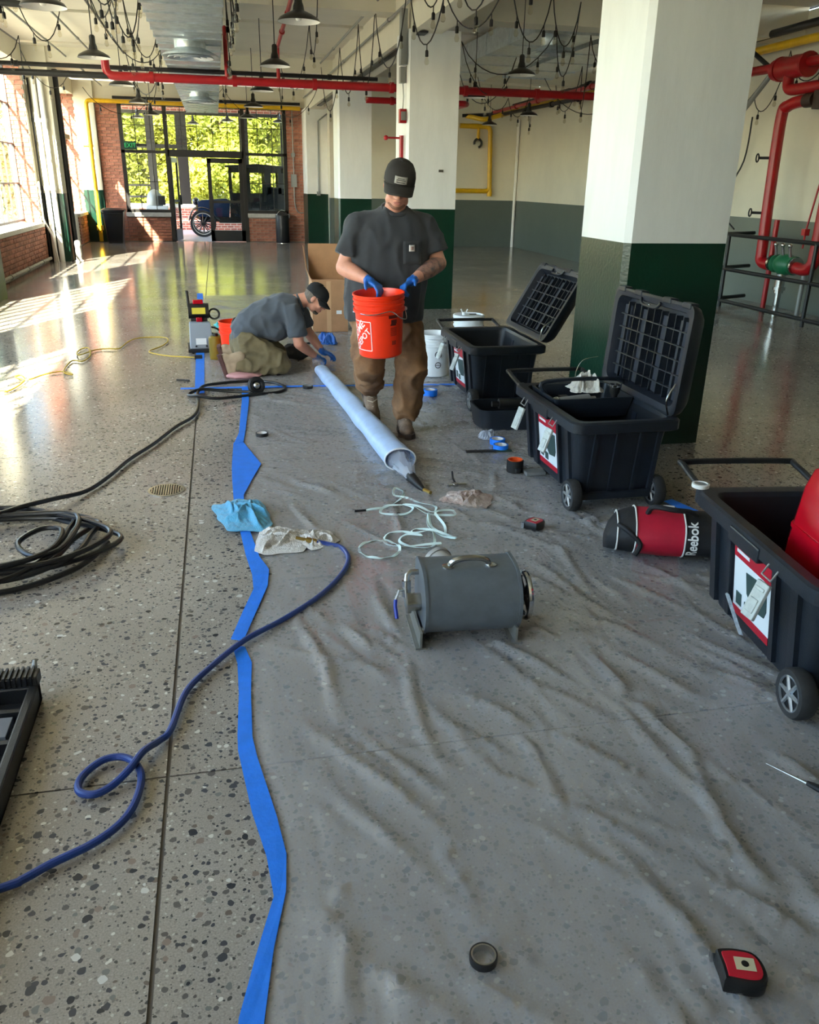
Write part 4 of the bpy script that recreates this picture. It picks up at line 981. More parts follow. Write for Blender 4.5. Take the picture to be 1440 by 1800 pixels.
# pale strap
M_strap = mat('pale_mint_webbing', '#d8ece8', .7, var=.08)
def ribbon(pts, w, lift=.012, per=6):
    P = bezier([(p[0], p[1], (p[2] if len(p) > 2 else 0) + lift) for p in pts], per); L_ = []
    rings = []
    for i, p in enumerate(P):
        d = (P[min(i + 1, len(P) - 1)] - P[max(i - 1, 0)]); d.z = 0
        d = d.normalized() if d.length > 1e-6 else V((1, 0, 0)); s = V((-d.y, d.x, 0)); tw = math.sin(i * .35) * .6
        s = s * math.cos(tw) + V((0, 0, 1)) * math.sin(tw); nrm = s.cross(d)
        p = p + V((0, 0, w * .5 * abs(math.sin(tw))))
        rings.append([p + s * w / 2 + nrm * .001, p - s * w / 2 + nrm * .001, p - s * w / 2 - nrm * .001, p + s * w / 2 - nrm * .001])
    return MB().loft(rings)
so = V((.85, 3.8, 0))
strap_pts = [(.66, 3.96), (.73, 3.97), (.80, 4.00), (.87, 4.09), (.91, 4.19), (.87, 4.23, .01), (.85, 4.15), (.92, 4.08), (.97, 4.00), (1.03, 3.95), (1.00, 3.87), (.94, 3.93, .01), (.87, 4.01), (.9, 3.91, .012), (.83, 3.86), (.73, 3.91), (.78, 3.97, .012), (.89, 3.93, .02), (.97, 3.85), (1.09, 3.81), (1.1, 3.87), (1.0, 3.83, .015), (1.01, 3.68), (.98, 3.58), (.945, 3.69), (.96, 3.81, .02), (.93, 3.68), (.97, 3.56), (1.02, 3.5, .01), (.95, 3.58, .015), (.87, 3.67), (.83, 3.62), (.92, 3.58, .02), (.9, 3.46), (.83, 3.44), (.75, 3.52), (.79, 3.58, .012), (.86, 3.54, .02), (.81, 3.63), (.73, 3.645), (.68, 3.56), (.71, 3.48), (.82, 3.44, .015), (.93, 3.43, .02)]
st = thing('tie_strap', 'tangled pale mint webbing strap on the sheet before the drum', 'strap', so)
ribbon([V((p[0], p[1], p[2] if len(p) > 2 else 0)) - so for p in strap_pts], .013).build('webbing', M_strap, st)
MB().tube([V((.66, 3.96, .012)) - so, V((.6, 3.955, .014)) - so], .006, 8).build('strap_hook', M_black, st)
sl = thing('strap_loop', 'single pale mint strap loop left of the drum valve', 'strap', (.64, 3.46, 0))
ribbon([(.095 * math.cos(R(a)), .1 * math.sin(R(a)), 0 if a < 330 else .006) for a in range(0, 376, 25)], .013).build('webbing', M_strap, sl)

# ================================================================ rags
def rag(name, lab, c, w, d, h, m, seed, rz=0, cat='rag'):
    """crumpled cloth: a thin sheet thrown into folds, edges resting on the floor"""
    q = random.Random(seed); n = 84; vs = []; fs = []
    off = V((q.uniform(0, 50), q.uniform(0, 50), 0))
    folds = [(q.uniform(-.5, .5), q.uniform(-.5, .5), q.uniform(0, math.pi), q.uniform(.35, .9), q.uniform(.05, .13), q.uniform(.35, 1)) for _ in range(13)]
    for j in range(n + 1):
        for i in range(n + 1):
            u, v = i / n * 2 - 1, j / n * 2 - 1
            rad = max(abs(u), abs(v)); ln = math.hypot(u, v) or 1; f = (.55 * rad / ln + .45)
            an = math.atan2(v, u); k = 1 + .3 * noise.noise(V((math.cos(an) * 1.5, math.sin(an) * 1.5, seed)))
            x, y = u * f * k, v * f * k
            z = 0
            for (fx, fy, fa, fl, fw, fh) in folds:
                cc, ss = math.cos(fa), math.sin(fa); a = (x - fx) * cc + (y - fy) * ss; b = -(x - fx) * ss + (y - fy) * cc + .12 * math.sin(a * 4 + fx * 9)
                if abs(a) < fl: z = max(z, fh * (1 - (a / fl) ** 2) * math.exp(-(b / fw) ** 2))
            z = z * .85 + .3 * max(0, 1 - rad) ** .5 + .1 * noise.noise(V((x * 7, y * 7, 2)) + off)
            z *= min(1, (1.02 - rad) * 5)
            vs.append((x * w / 2, y * d / 2, .007 + h * max(0, z)))
    W = n + 1
    for j in range(n):
        for i in range(n): fs.append((j * W + i, j * W + i + 1, (j + 1) * W + i + 1, (j + 1) * W + i))
    mb = MB(); mb.add(vs, fs); o = mb.build(name, m, smooth=180)
    s = o.modifiers.new('solid', 'SOLIDIFY'); s.thickness = .004; s.offset = -1
    o.location = c; o.rotation_euler = (0, 0, rz)
    return tag(o, lab, cat)
M_terry = mat('white_terry', '#d8d3cb', .95, var=.15, vscale=60, bump=.8, bscale=160, sheen=.3)
M_terry2 = mat('stained_terry', '#cdbdb2', .95, var=.3, vscale=25, bump=.8, bscale=160, var_col='#a88f85')
M_bluerag = mat('blue_microfibre', '#58a9cf', .9, var=.12, vscale=30, bump=.5, bscale=140, sheen=.3)
rag('cleaning_rag', 'crumpled light blue rag on the taped sheet edge', (.03, 4.0, .012), .27, .42, .055, M_bluerag, 3, R(10))
rag('cleaning_rag', 'white terry rag under the end of the blue hose', (.2, 3.64, .008), .27, .3, .045, M_terry, 8, R(-10))
rag('cleaning_rag', 'second lobe of white terry cloth right of the first, at the hose fitting', (.36, 3.62, .008), .2, .2, .04, M_terry, 11, R(30))
rag('cleaning_rag', 'stained pinkish white rag right of the liner tube end', (1.23, 4.02, .008), .27, .26, .045, M_terry2, 14, R(-25))
# ================================================================ rolling tool chests
M_chest = mat('chest_black_plastic', '#1b212a', .38, var=.3, vscale=7, bump=.15, bscale=180)
M_chestin = mat('chest_inner_plastic', '#0d1016', .5)
M_lab_white = mat('label_white', '#dfe6ea', .4); M_lab_red = mat('label_red', '#b3122c', .4); M_lab_dark = mat('label_picture', '#2f4746', .5)
M_scuff = mat('scuffed_plastic', '#9aa3aa', .7, var=.4, vscale=60)
M_latch = mat('latch_grey', '#b9beb9', .45, var=.15, vscale=40)
CW, CL, CH = .60, .92, .50          # width (x), length (y), rim height; origin under the near left rim corner
def rrect(x0, x1, y0, y1, z, c, ribs=0, amp=0.):
    """rounded rectangle ring, long sides optionally ribbed"""
    pts = []
    def corner(cx, cy, a0):
        for k in range(4):
            a = a0 + R(30) * k; pts.append(V((cx + c * math.cos(a), cy + c * math.sin(a), z)))
    corner(x1 - c, y0 + c, R(-90)); corner(x1 - c, y1 - c, 0); corner(x0 + c, y1 - c, R(90)); corner(x0 + c, y0 + c, R(180))
    return pts
def wheel(parent, x, y, r=.085, w=.055):
    M = Matrix.Translation((x, y, r)) @ frame((1, 0, 0)).to_4x4()
    t = MB().lathe([(r * .72, -w / 2), (r * .93, -w / 2), (r, -w * .3), (r, w * .3), (r * .93, w / 2), (r * .72, w / 2), (r * .7, 0)], 32, M=M, cap=False).build('wheel', mat('tyre_dusty_black', '#2b2b2c', .75, var=.3, vscale=40), parent)
    for sx in (-1, 1):
        MB().lathe([(r * .74, sx * w * .5), (r * .74, sx * w * .42), (r * .64, sx * w * .4), (r * .64, sx * w * .5)], 28, M=M, cap=False).build('rim', M_hubcap, t)
    for k in range(6):
        a = k * math.pi / 3
        mb = MB(); mb.M = M
        mb.tube([(0, 0, -w * .42), (r * .68 * math.cos(a), r * .68 * math.sin(a), -w * .4)], [r * .1, r * .07], 6)
        mb.build('spoke', M_hubcap, t)
    mb = MB(); mb.M = M; mb.cyl((0, 0, -w * .5), (0, 0, w * .5), r * .16, n=14).lathe([(0.0, -w * .35), (r * .66, -w * .35)], 20, cap=False)
    mb.build('hub', mat('hub_dark', '#15171a', .5), t)
M_hubcap = mat('hubcap_silver', '#a9adb0', .35, metal=.7, var=.2)
def chest(lab, loc, rz, lid_ang, lid=True, both=True):
    t = thing('tool_chest', lab, 'tool chest', loc, rz, 'black rolling tool chests')
    W, L, H = CW, CL, CH
    b = MB()
    ti = .09
    b.loft([rrect(ti, W - ti, .10, L - .14, .07, .05), rrect(.045, W - .05, .05, L - .06, H - .07, .05), rrect(.03, W - .035, .035, L - .045, H - .06, .05)], cap=False)
    b.add(rrect(ti, W - ti, .10, L - .14, .07, .05), [tuple(range(16))])
    b.build('body', M_chest, t, smooth=30)
    MB().loft([rrect(.055, W - .06, .06, L - .07, H - .02, .05), rrect(ti + .03, W - ti - .03, .13, L - .16, .10, .05)], cap=False).add(rrect(ti + .03, W - ti - .03, .13, L - .16, .10, .05), [tuple(range(16))]).build('inner_liner', M_chestin, t, smooth=30)
    rim = MB(); rim.loft([rrect(.02, W - .02, .02, L - .03, H - .065, .05), rrect(0, W, 0, L, H - .055, .06), rrect(0, W, 0, L, H - .008, .06), rrect(.01, W - .01, .01, L - .01, H, .055), rrect(.05, W - .05, .05, L - .06, H - .002, .05), rrect(.055, W - .06, .06, L - .07, H - .03, .05)], cap=False)
    rim.build('rim', M_chest, t, smooth=30)
    def rib(x, y, nx, ny, w=.05, d=.018):
        """vertical rib following the tapered wall"""
        m = MB(); tx, ty = -ny, nx
        def q(f, off, z):
            return V((x(f) + tx * off + nx * d * (1 if off == 0 else 1), y(f) + ty * off + ny * d, z))
        z0, z1 = .085, H - .06
        ring0 = [V((x(0) + tx * o_ + nx * e_, y(0) + ty * o_ + ny * e_, z0)) for o_, e_ in ((-w / 2, -.02), (-w / 2 + .006, d), (w / 2 - .006, d), (w / 2, -.02))]
        ring1 = [V((x(1) + tx * o_ + nx * e_, y(1) + ty * o_ + ny * e_, z1)) for o_, e_ in ((-w / 2, -.02), (-w / 2 + .006, d), (w / 2 - .006, d), (w / 2, -.02))]
        m.loft([ring0, ring1]); m.build('rib', M_chest, t, smooth=0)
    lx = lambda f: ti + (.045 - ti) * f
    for yy in (.17, .30, .64, .77): rib(lx, lambda f, yy=yy: yy, -1, 0, .055 if yy in (.17, .77) else .04)
    for yy in (.2, .4, .6): rib(lambda f: W - ti + (ti - .05) * f, lambda f, yy=yy: yy, 1, 0)
    for xx in (.15, .27, .40, .50): rib(lambda f, xx=xx: xx, lambda f: .10 - .05 * f, 0, -1, .035, .012)
    MB().span((.08, .36, H - .075), (-.006, .58, H - .02)).build('front_plate', M_chest, t, smooth=0, bevel=.006)
    MB().span((.1, .07, .06), (W - .1, .12, .1)).build('axle_housing', M_chest, t, smooth=0, bevel=.005)
    wheel(t, .065, .10); wheel(t, W - .06, .10)
    # front label: tilted with the wall
    sl = Matrix.Translation((0, 0, 0)); wall_x = lambda z: ti + (.045 - ti) * (z - .07) / (H - .14) - .004
    def lab_piece(nm, y0, y1, z0, z1, m, off, cut=None, par=None):
        P = cut or [(y0, z0), (y1, z0), (y1, z1), (y0, z1)]
        r0 = [V((wall_x(z) - off, y, z)) for y, z in P]; r1 = [V((wall_x(z) + .02, y, z)) for y, z in P]
        return MB().loft([r0, r1]).build(nm, m, par or t, smooth=0)
    lb = lab_piece('label_plate', .335, .605, .12, .43, M_lab_white, .002)
    lab_piece('label_band', .335, .605, .35, .43, M_lab_red, .0035, par=lb)
    lab_piece('label_band', .335, .605, .12, .15, M_lab_red, .0035, par=lb)
    lab_piece('label_line', .49, .585, .395, .41, M_lab_white, .005, par=lb); lab_piece('label_line', .49, .585, .372, .385, M_lab_white, .005, par=lb)
    lab_piece('label_picture', 0, 0, 0, 0, M_lab_dark, .0045, cut=[(.37, .21), (.45, .20), (.50, .24), (.51, .32), (.36, .335), (.355, .24)], par=lb)
    lab_piece('label_picture', .54, .58, .165, .215, M_lab_dark, .0045, par=lb); lab_piece('label_picture', .47, .515, .16, .2, M_lab_dark, .0045, par=lb)
    # hanging latches
    for yy in ((.26, .70) if both else (.26,)):
        lt = MB(); rot = Euler((0, R(20), R(8))).to_matrix()
        lt.M = Matrix.Translation((.005, yy, H - .075)) @ rot.to_4x4()
        lt.box((-.02, 0, -.09), (.014, .062, .13)).box((-.028, 0, -.05), (.006, .045, .012)).box((-.028, 0, -.11), (.006, .04, .05))
        l_ = lt.build('latch', M_latch, t, smooth=0, bevel=.003)
        MB().tube([V((.0, yy - .03, H - .04)), V((-.02, yy - .03, H - .075)), V((-.02, yy + .03, H - .075)), V((.0, yy + .03, H - .04))], .0035, 6).build('latch_wire', M_grey, l_)
    # tow handle at the far end
    MB().tube(bezier([(.05, L - .02, H - .03), (.05, L + .22, H + .01), (.09, L + .27, H + .015), (W - .1, L + .27, H + .015), (W - .06, L + .22, H + .01), (W - .06, L - .02, H - .03)], 5), .013, 10).build('tow_handle', M_black, t)
    for xx in (.05, W - .06): MB().box((xx, L - .0, H - .04), (.05, .07, .07)).build('handle_bracket', M_chest, t, smooth=0, bevel=.006)
    if lid:
        ld = bpy.data.objects.new('lid', None); col.objects.link(ld); ld.parent = t
        ld.location = (W, 0, H - .01); ld.rotation_euler = (0, R(lid_ang), 0)       # local +z runs up the open lid, inside faces -x
        LH = .56
        def lr(x, e=0): return [V((x, p.x, p.y)) for p in rrect(.03 + e, L - .03 - e, .02 + e, LH - e, 0, .05)]
        MB().loft([lr(-.055), lr(-.055, -.012), lr(-.035, -.012), lr(-.0), lr(.035, .03)], cap=False).add(lr(.035, .03), [tuple(range(16))]).build('lid_shell', M_chest, ld, smooth=30)
        MB().loft([lr(-.055), lr(-.05, .03), lr(.015, .045)], cap=False).add(lr(.015, .045), [tuple(range(15, -1, -1))]).build('lid_inside', mat('lid_inner_plastic', '#20253080'[:7], .45, var=.2), ld, smooth=30)
        for k in range(1, 10): MB().span((-.025, .08 + k * (L - .16) / 10 - .003, .07), (.02, .08 + k * (L - .16) / 10 + .003, LH - .06)).build('lid_rib', M_chest, ld, smooth=0)
        for k in range(1, 6): MB().span((-.025, .08, .06 + k * (LH - .12) / 6 - .003), (.02, L - .08, .06 + k * (LH - .12) / 6 + .003)).build('lid_rib', M_chest, ld, smooth=0)
        for k in range(4): MB().span((-.01, .12 + k * .21, .075), (.022, .2 + k * .21, LH - .08)).build('lid_panel', mat('lid_panel_plastic', '#2a2f3a', .5), ld, smooth=0)
        for yy in (.1, .3, .62, .82): MB().span((-.06, yy - .04, LH - .01), (-.01, yy + .04, LH + .02)).build('lid_lug', M_chest, ld, smooth=0, bevel=.005)
        MB().tube(bezier([(-.06, L * .38, LH - .015), (-.065, L * .42, LH - .045), (-.065, L * .58, LH - .045), (-.06, L * .62, LH - .015)], 4), .008, 8).build('lid_grip', M_chest, ld)
        MB().ell((-.065, L * .5, LH - .04), .006).build('lid_rivet', M_chrome, ld)
        MB().tube(bezier([(-.06, .05, .18), (-.1, .04, .1), (-.07, .05, .02)], 4), .005, 6).build('lid_stay', M_steel, ld)
    return t
cA = chest('open black tool chest farthest from the camera, loose tray at its wheels', (1.73, 5.77, 0), R(0), 30)
cB = chest('open black tool chest in the middle, latticed lid against the green column', (1.67, 3.71, 0), R(0), 4)
cC = chest('open black tool chest at the right edge, red plastic part inside', (1.66, 1.86, 0), R(-7.5), 100, both=False)
for (c, y0, z0) in ((cC, .62, .22),):
    m = MB(); m.loft([[V((.045 + (.2 - z) * .09 - e, y + dy, z)) for dy, e in ((-.01, 0), (0, .012), (.01, 0))] for y, z in ((.60, .19), (.55, .15), (.50, .11), (.47, .09))]); m.build('scuff', M_scuff, c)

# black tray lifted into the middle chest
tr = thing('lift_out_tray', 'black lift-out tray resting across the middle chest', 'tray', (1.74, 4.16, .40))
MB().loft([rrect(.02, .46, .02, .36, .0, .03), rrect(0, .48, 0, .38, .11, .03), rrect(.012, .468, .012, .368, .11, .03), rrect(.03, .45, .03, .35, .008, .03)], cap=False).add(rrect(.03, .45, .03, .35, .008, .03), [tuple(range(16))]).add(rrect(.02, .46, .02, .36, .0, .03), [tuple(range(15, -1, -1))]).build('tray_body', M_chest, tr, smooth=30)
MB().tube(bezier([(.02, .19, .10), (.02, .19, .17), (.46, .19, .17), (.46, .19, .10)], 5), .012, 8).build('tray_handle', M_chest, tr)
def rag_small(lab, c, w, h, m, seed): return rag('crumpled_rag', lab, c, w, w, h, m, seed)
rag_small('crumpled white rag on the tray of the middle chest', (2.02, 4.40, .50), .2, .1, M_terry, 31)
td = thing('power_tool', 'grey power tool lying in the tray of the middle chest', 'power tool', (1.88, 4.27, .41))
MB().cyl((-.07, 0, .05), (.12, .02, .06), .035, n=14).cyl((.12, .02, .06), (.16, .025, .06), .02, n=12).build('motor', mat('tool_grey', '#8b8d8f', .4, metal=.5), td)
MB().box((.0, .06, .045), (.05, .12, .05)).build('grip', M_rubber, td); MB().ell((-.08, 0, .05), (.03, .04, .04)).build('end_cap', M_steel, td)
tl = thing('torch', 'black torch standing in the tray of the middle chest', 'torch', (2.12, 4.22, .41))
MB().lathe([(.018, 0), (.018, .1), (.028, .12), (.028, .16), (.0, .16)], 14).build('barrel', M_rubber, tl); MB().lathe([(.029, .15), (.029, .162), (.0, .163)], 14).build('bezel', M_chrome, tl)
tag(MB().tube(bezier([(2.02, 4.55, .5), (2.04, 4.58, .58), (2.08, 4.58, .64), (2.16, 4.56, .66)], 5), .002, 6).build('loose_wire', M_steel), 'thin wire sticking up from the tray of the middle chest', 'wire')
# things glinting in the far chest
for i, (x, y, z, l) in enumerate(((2.0, 6.0, .34, 'chrome socket in the far chest, left one'), (2.1, 6.05, .34, 'chrome socket in the far chest, right one'))):
    tag(MB().lathe([(.02, 0), (.024, .01), (.024, .05), (.02, .06), (.014, .06), (.014, .03), (0, .03)], 16, M=Matrix.Translation((x, y, z - .24)) @ Euler((R(60), 0, R(i * 40))).to_matrix().to_4x4()).build('socket_bit', M_chrome), l, 'tool', 'sockets in the far chest')
# black tray on the floor by the far chest
ft = thing('parts_tray', 'black parts tray on the sheet before the far chest', 'tray', (1.68, 5.30, .004))
MB().loft([rrect(.03, .52, .0, .3, .0, .06), rrect(0, .55, -.02, .33, .15, .07), rrect(.012, .538, -.008, .318, .15, .07), rrect(.045, .5, .015, .285, .01, .06)], cap=False).add(rrect(.045, .5, .015, .285, .01, .06), [tuple(range(16))]).add(rrect(.03, .52, 0, .3, 0, .06), [tuple(range(15, -1, -1))]).build('tray_body', M_chest, ft, smooth=30)
for i, (x, y, r_, l) in enumerate(((.13, .1, .035, 'steel coupling in the parts tray, leftmost'), (.2, .17, .028, 'steel coupling in the parts tray, middle one'), (.3, .12, .03, 'steel coupling in the parts tray, right one'), (.12, .2, .025, 'small steel coupling at the back of the parts tray'))):
    q = thing('coupling_part', l, 'fitting', (1.68 + x, 5.30 + y, .014 + r_ * 1.15), R(40 * i), 'fittings in the parts tray')
    MB().lathe([(r_, -.04), (r_ * 1.15, -.035), (r_ * 1.15, -.01), (r_, 0), (r_ * .8, .05), (r_ * .6, .05), (r_ * .6, -.04)], 18, M=frame((1, .3, .2)).to_4x4()).build('body', M_steel, q)
    MB().lathe([(r_ * 1.2, -.02), (r_ * 1.2, .0)], 6, M=frame((1, .3, .2)).to_4x4()).build('hex_nut', M_chrome, q)
dk = thing('drill', 'black drill lying across the parts tray', 'power tool', (2.0, 5.45, .13))
MB().cyl((-.14, 0, .03), (.1, 0, .03), .035, n=14).cyl((-.19, 0, .03), (-.14, 0, .03), .02, n=12).build('motor', M_rubber, dk); MB().box((.06, -.02, -.05), (.05, .06, .14)).build('grip', M_rubber, dk)

# red moulded part standing in the right chest
rp_ = thing('red_bin_lid', 'glossy red plastic bin standing in the right chest', 'bin', (2.06, 2.24, .105), R(-10)); rp_.scale = (1, 1, 1.28)
M_redpl = mat('red_gloss_plastic', '#b50a1e', .22, var=.08)
def rr3(s, z): return [V((p.x, p.y, z)) for p in rrect(-.17 * s, .17 * s, -.14 * s, .14 * s, 0, .05 * s)]
MB().loft([rr3(1, 0), rr3(.98, .12), rr3(.93, .25), rr3(.82, .42), rr3(.72, .47), rr3(.55, .485)]).build('bin_shell', M_redpl, rp_, smooth=50)
for z in (.16, .3): MB().loft([rr3(1.0 - z * .25, z), rr3(1.0 - z * .25, z + .012)]).build('ledge', M_redpl, rp_, smooth=30)
MB().box((-.168, -.05, .1), (.004, .03, .035)).build('sticker', M_lab_white, rp_)
jr = thing('jar_lid', 'white jar lid on the rim corner of the right chest', 'lid', (1.80, 2.76, CH + .001))
MB().lathe([(.03, 0), (.034, .002), (.034, .016), (.026, .018), (.026, .014), (0, .014)], 20).build('cap_shell', mat('white_cap', '#dcdcd8', .4), jr); MB().lathe([(.024, .0145), (0, .0145)], 16, cap=False).build('cap_liner', M_grey, jr)

# ================================================================ duffel bag
db = thing('duffel_bag', 'red and black sports duffel bag between two tool chests', 'bag', (1.97, 3.2, 0), R(-22))
M_bagk = mat('bag_black_nylon', '#17171a', .7, var=.15, bump=.4, bscale=20); M_bagr = mat('bag_red_nylon', '#bf1233', .65, var=.12, bump=.4, bscale=14); M_bagw = mat('bag_white_piping', '#e4e2dd', .6)
def bag_ring(x, s):
    out = []
    for k in range(24):
        a = 2 * math.pi * k / 24; y, z = math.cos(a), math.sin(a)
        w = .15 * s; h = .098 * s
        n = .012 * noise.noise(V((x * 9, y * 2, z * 2)))
        out.append(V((x, y * (w + n) * (1 if abs(z) < .9 else .95), max(.012, .012 + .1 * s + z * (h + n)))))
    return out
secs = [(-.30, .35), (-.285, .62), (-.25, .85), (-.19, .97), (-.17, 1), (-.05, 1.03), (.04, 1.02), (.05, 1.02), (.14, 1.0), (.22, .95), (.27, .8), (.295, .5), (.3, .3)]
def bag(nm, xs_, m): MB().loft([bag_ring(x, s) for x, s in secs if xs_[0] - 1e-6 <= x <= xs_[1] + 1e-6], cap=nm != 'red_panel').build(nm, m, db, smooth=60)
bag('end_panel', (-.3, -.17), M_bagk); bag('red_panel', (-.17, .04), M_bagr); bag('logo_panel', (.04, .3), M_bagk)
for x, s in ((-.17, 1.015), (.045, 1.04), (-.25, .87)): MB().tube([p for p in bag_ring(x, s)] + [bag_ring(x, s)[0]], .004, 6).build('piping', M_bagw, db)
def bag_pt(x, a, e=.004):
    r_ = bag_ring(x, 1.02); c = V((x, 0, .112)); f = (a % (2 * math.pi)) / (2 * math.pi) * 24; i = int(f) % 24
    p = r_[i].lerp(r_[(i + 1) % 24], f - int(f)); return p + (p - c).normalized() * e
mesh_obj('lettering', text_mesh('Reebok', .062, .0005, bold=True), M_bagw, db, lambda c: bag_pt(.078 - c.y, R(168) - c.x / .125, .006 + c.z))
MB().tube(bezier([(-.12, -.03, .2), (-.1, -.06, .25), (-.02, -.09, .255), (.06, -.06, .24), (.1, -.02, .21)], 5), .012, 8).build('carry_handle', M_bagk, db)
MB().tube(bezier([(-.25, -.1, .17), (-.2, -.14, .15), (-.15, -.15, .10), (-.17, -.165, .05)], 5), .012, 8).build('shoulder_strap', M_bagk, db)
MB().box((-.02, .02, .222), (.05, .03, .015)).build('bag_tag', M_bagw, db)

# ================================================================ buckets
def bucket(lab, loc, m, lid=False, tilt=None, bail=True, h=.37, rt=.15, rb=.13, cat='bucket'):
    t = thing('plastic_bucket', lab, cat, loc)
    if tilt: t.rotation_euler = tilt
    f = lambda z: rb + (rt - rb) * z / h
    MB().lathe([(0, .0), (rb - .008, .0), (rb, .008), (f(.26), .26), (f(.265) + .004, .263), (f(.265) + .010, .265), (f(.28) + .010, .282), (f(.285), .285), (f(.30), .300), (f(.3) + .008, .302), (f(.31) + .008, .312), (f(.315), .315), (f(.33), .330), (f(.33) + .007, .332), (f(.34) + .007, .342), (f(.345), .345), (f(.36), .358), (rt + .006, .360), (rt + .006, h), (rt - .002, h), (rt - .004, h - .006), (f(.3) - .004, .3), (rb - .004, .006), (0, .005)], 48, cap=False).build('bucket_body', m, t, smooth=40)
    if lid:
        MB().lathe([(rt + .009, h - .022), (rt + .01, h + .002), (rt + .004, h + .008), (rt - .008, h + .008), (rt - .012, h - .002), (0, h - .002)], 40, cap=False).build('bucket_lid', m, t, smooth=40)
    return t
M_orange = mat('orange_plastic', '#f4360f', .33, var=.05); M_wbucket = mat('white_plastic', '#e6ecf0', .35, var=.05)
M_print = mat('bucket_black_print', '#5a120c', .5); M_pw = mat('bucket_white_print', '#f3dedb', .45)
BK = bucket('orange bucket with white framed logo held by the standing man', (.925, 4.985, .625), M_orange, tilt=(R(3), R(-3), 0))
h_, rt_, rb_ = .37, .15, .13
def wrap(u, z, e): 
    """u: arc length round the bucket from its front (-y), z: height"""
    r_ = rb_ + (rt_ - rb_) * z / h_ + e; a = R(-90) + u / .14
    return V((math.cos(a) * r_, math.sin(a) * r_, z))
U0, Z0 = -.165, .135                         # logo centre
S = .086
def strip(nm, pts, w, m, e=.0016):
    """flat print line following the wall"""
    for (u0, z0), (u1, z1) in zip(pts, pts[1:]):
        n = 8; dx, dz = u1 - u0, z1 - z0; ln = math.hypot(dx, dz); px, pz = -dz / ln * w / 2, dx / ln * w / 2; vs = []
        for k in range(n + 1):
            f_ = k / n; u, z = u0 + dx * f_, z0 + dz * f_
            vs += [wrap(u + px, z + pz, e), wrap(u - px, z - pz, e)]
        mb = MB(); mb.add(vs, [(2 * k, 2 * k + 1, 2 * k + 3, 2 * k + 2) for k in range(n)]); mb.build(nm, m, BK, smooth=180)
strip('logo_frame', [(U0 - S, Z0 - S), (U0 + S, Z0 - S), (U0 + S, Z0 + S), (U0 - S, Z0 + S), (U0 - S, Z0 - S)], .005, M_pw)
ca, sa = math.cos(R(45)), math.sin(R(45))
for word, size, off in (('THE', .024, .068), ('HOME', .058, .03), ('DEPOT', .051, -.028)):
    mesh_obj('lettering', text_mesh(word, size, .0004, bold=True), M_pw, BK, lambda c, off=off: wrap(U0 + (c.x * ca - (c.y + off) * sa), Z0 + (c.x * sa + (c.y + off) * ca), .0018 + c.z))
def patch(nm, u0, u1, z0, z1, m, e=.0014):
    vs = []; n = 8
    for k in range(n + 1):
        u = u0 + (u1 - u0) * k / n; vs += [wrap(u, z0, e), wrap(u, z1, e)]
    mb = MB(); mb.add(vs, [(2 * k, 2 * k + 1, 2 * k + 3, 2 * k + 2) for k in range(n)]); mb.build(nm, m, BK, smooth=180)
patch('warning_print', .03, .09, .238, .256, M_print); patch('warning_print', .045, .085, .205, .23, M_print); patch('warning_print', .04, .08, .195, .205, M_print)
M_print2 = mat('bucket_faint_print', '#a8210f', .5)
for k in range(7): patch('warning_print', .04, .085, .135 + k * .0075, .139 + k * .0075, M_print2)
patch('warning_print', .05, .08, .08, .105, M_print2)
MB().tube(bezier([(.158, .0, .265), (.15, -.07, .22), (.1, -.135, .24), (.04, -.165, .285), (-.04, -.168, .275), (-.1, -.14, .27), (-.158, .0, .265)], 6), .0028, 6).build('bail_wire', M_steel, BK)
MB().ell((.16, 0, .265), .012).build('bail_ear', M_pw, BK)
OB = bucket('orange bucket standing behind the kneeling man', (.10, 7.95, .012), M_orange)
tag(MB().tube(bezier([(.04, 7.93, .05), (.06, 7.94, .3), (.10, 7.97, .4), (.18, 7.98, .36), (.2, 7.98, .3)], 5), .012, 8).build('dark_hose_end', M_rubber), 'dark hose end sticking out of the orange bucket on the floor', 'hose')
WB = bucket('white bucket standing open beside the far chest', (1.80, 7.12, .012), M_wbucket, lid=False)
for a, z, s in ((-.35, .2, .035), (-.35, .11, .03)):
    m = MB(); c = V((math.cos(a - 1.2) * .1435, math.sin(a - 1.2) * .1435, z)); m.M = Matrix.Translation(c) @ frame(V((c.x, c.y, 0))).to_4x4(); m.torus((0, 0, .002), s * .8, .003); m.box((0, 0, .001), (s * 1.6, .004, .002)); m.build('printed_mark', M_black, WB)
WL = bucket('lidded white bucket behind the far chest', (2.42, 8.18, 0), M_wbucket, lid=True)
MB().cyl((-.05, .0, .37), (-.05, .0, .4), .02, n=10).cyl((-.07, 0, .4), (-.085, 0, .43), .006, n=6).cyl((-.03, 0, .4), (-.015, 0, .43), .006, n=6).build('pour_spout', M_wbucket, WL)
MB().box((.05, .03, .375), (.07, .03, .006)).build('lid_knife', M_rubber, WL)

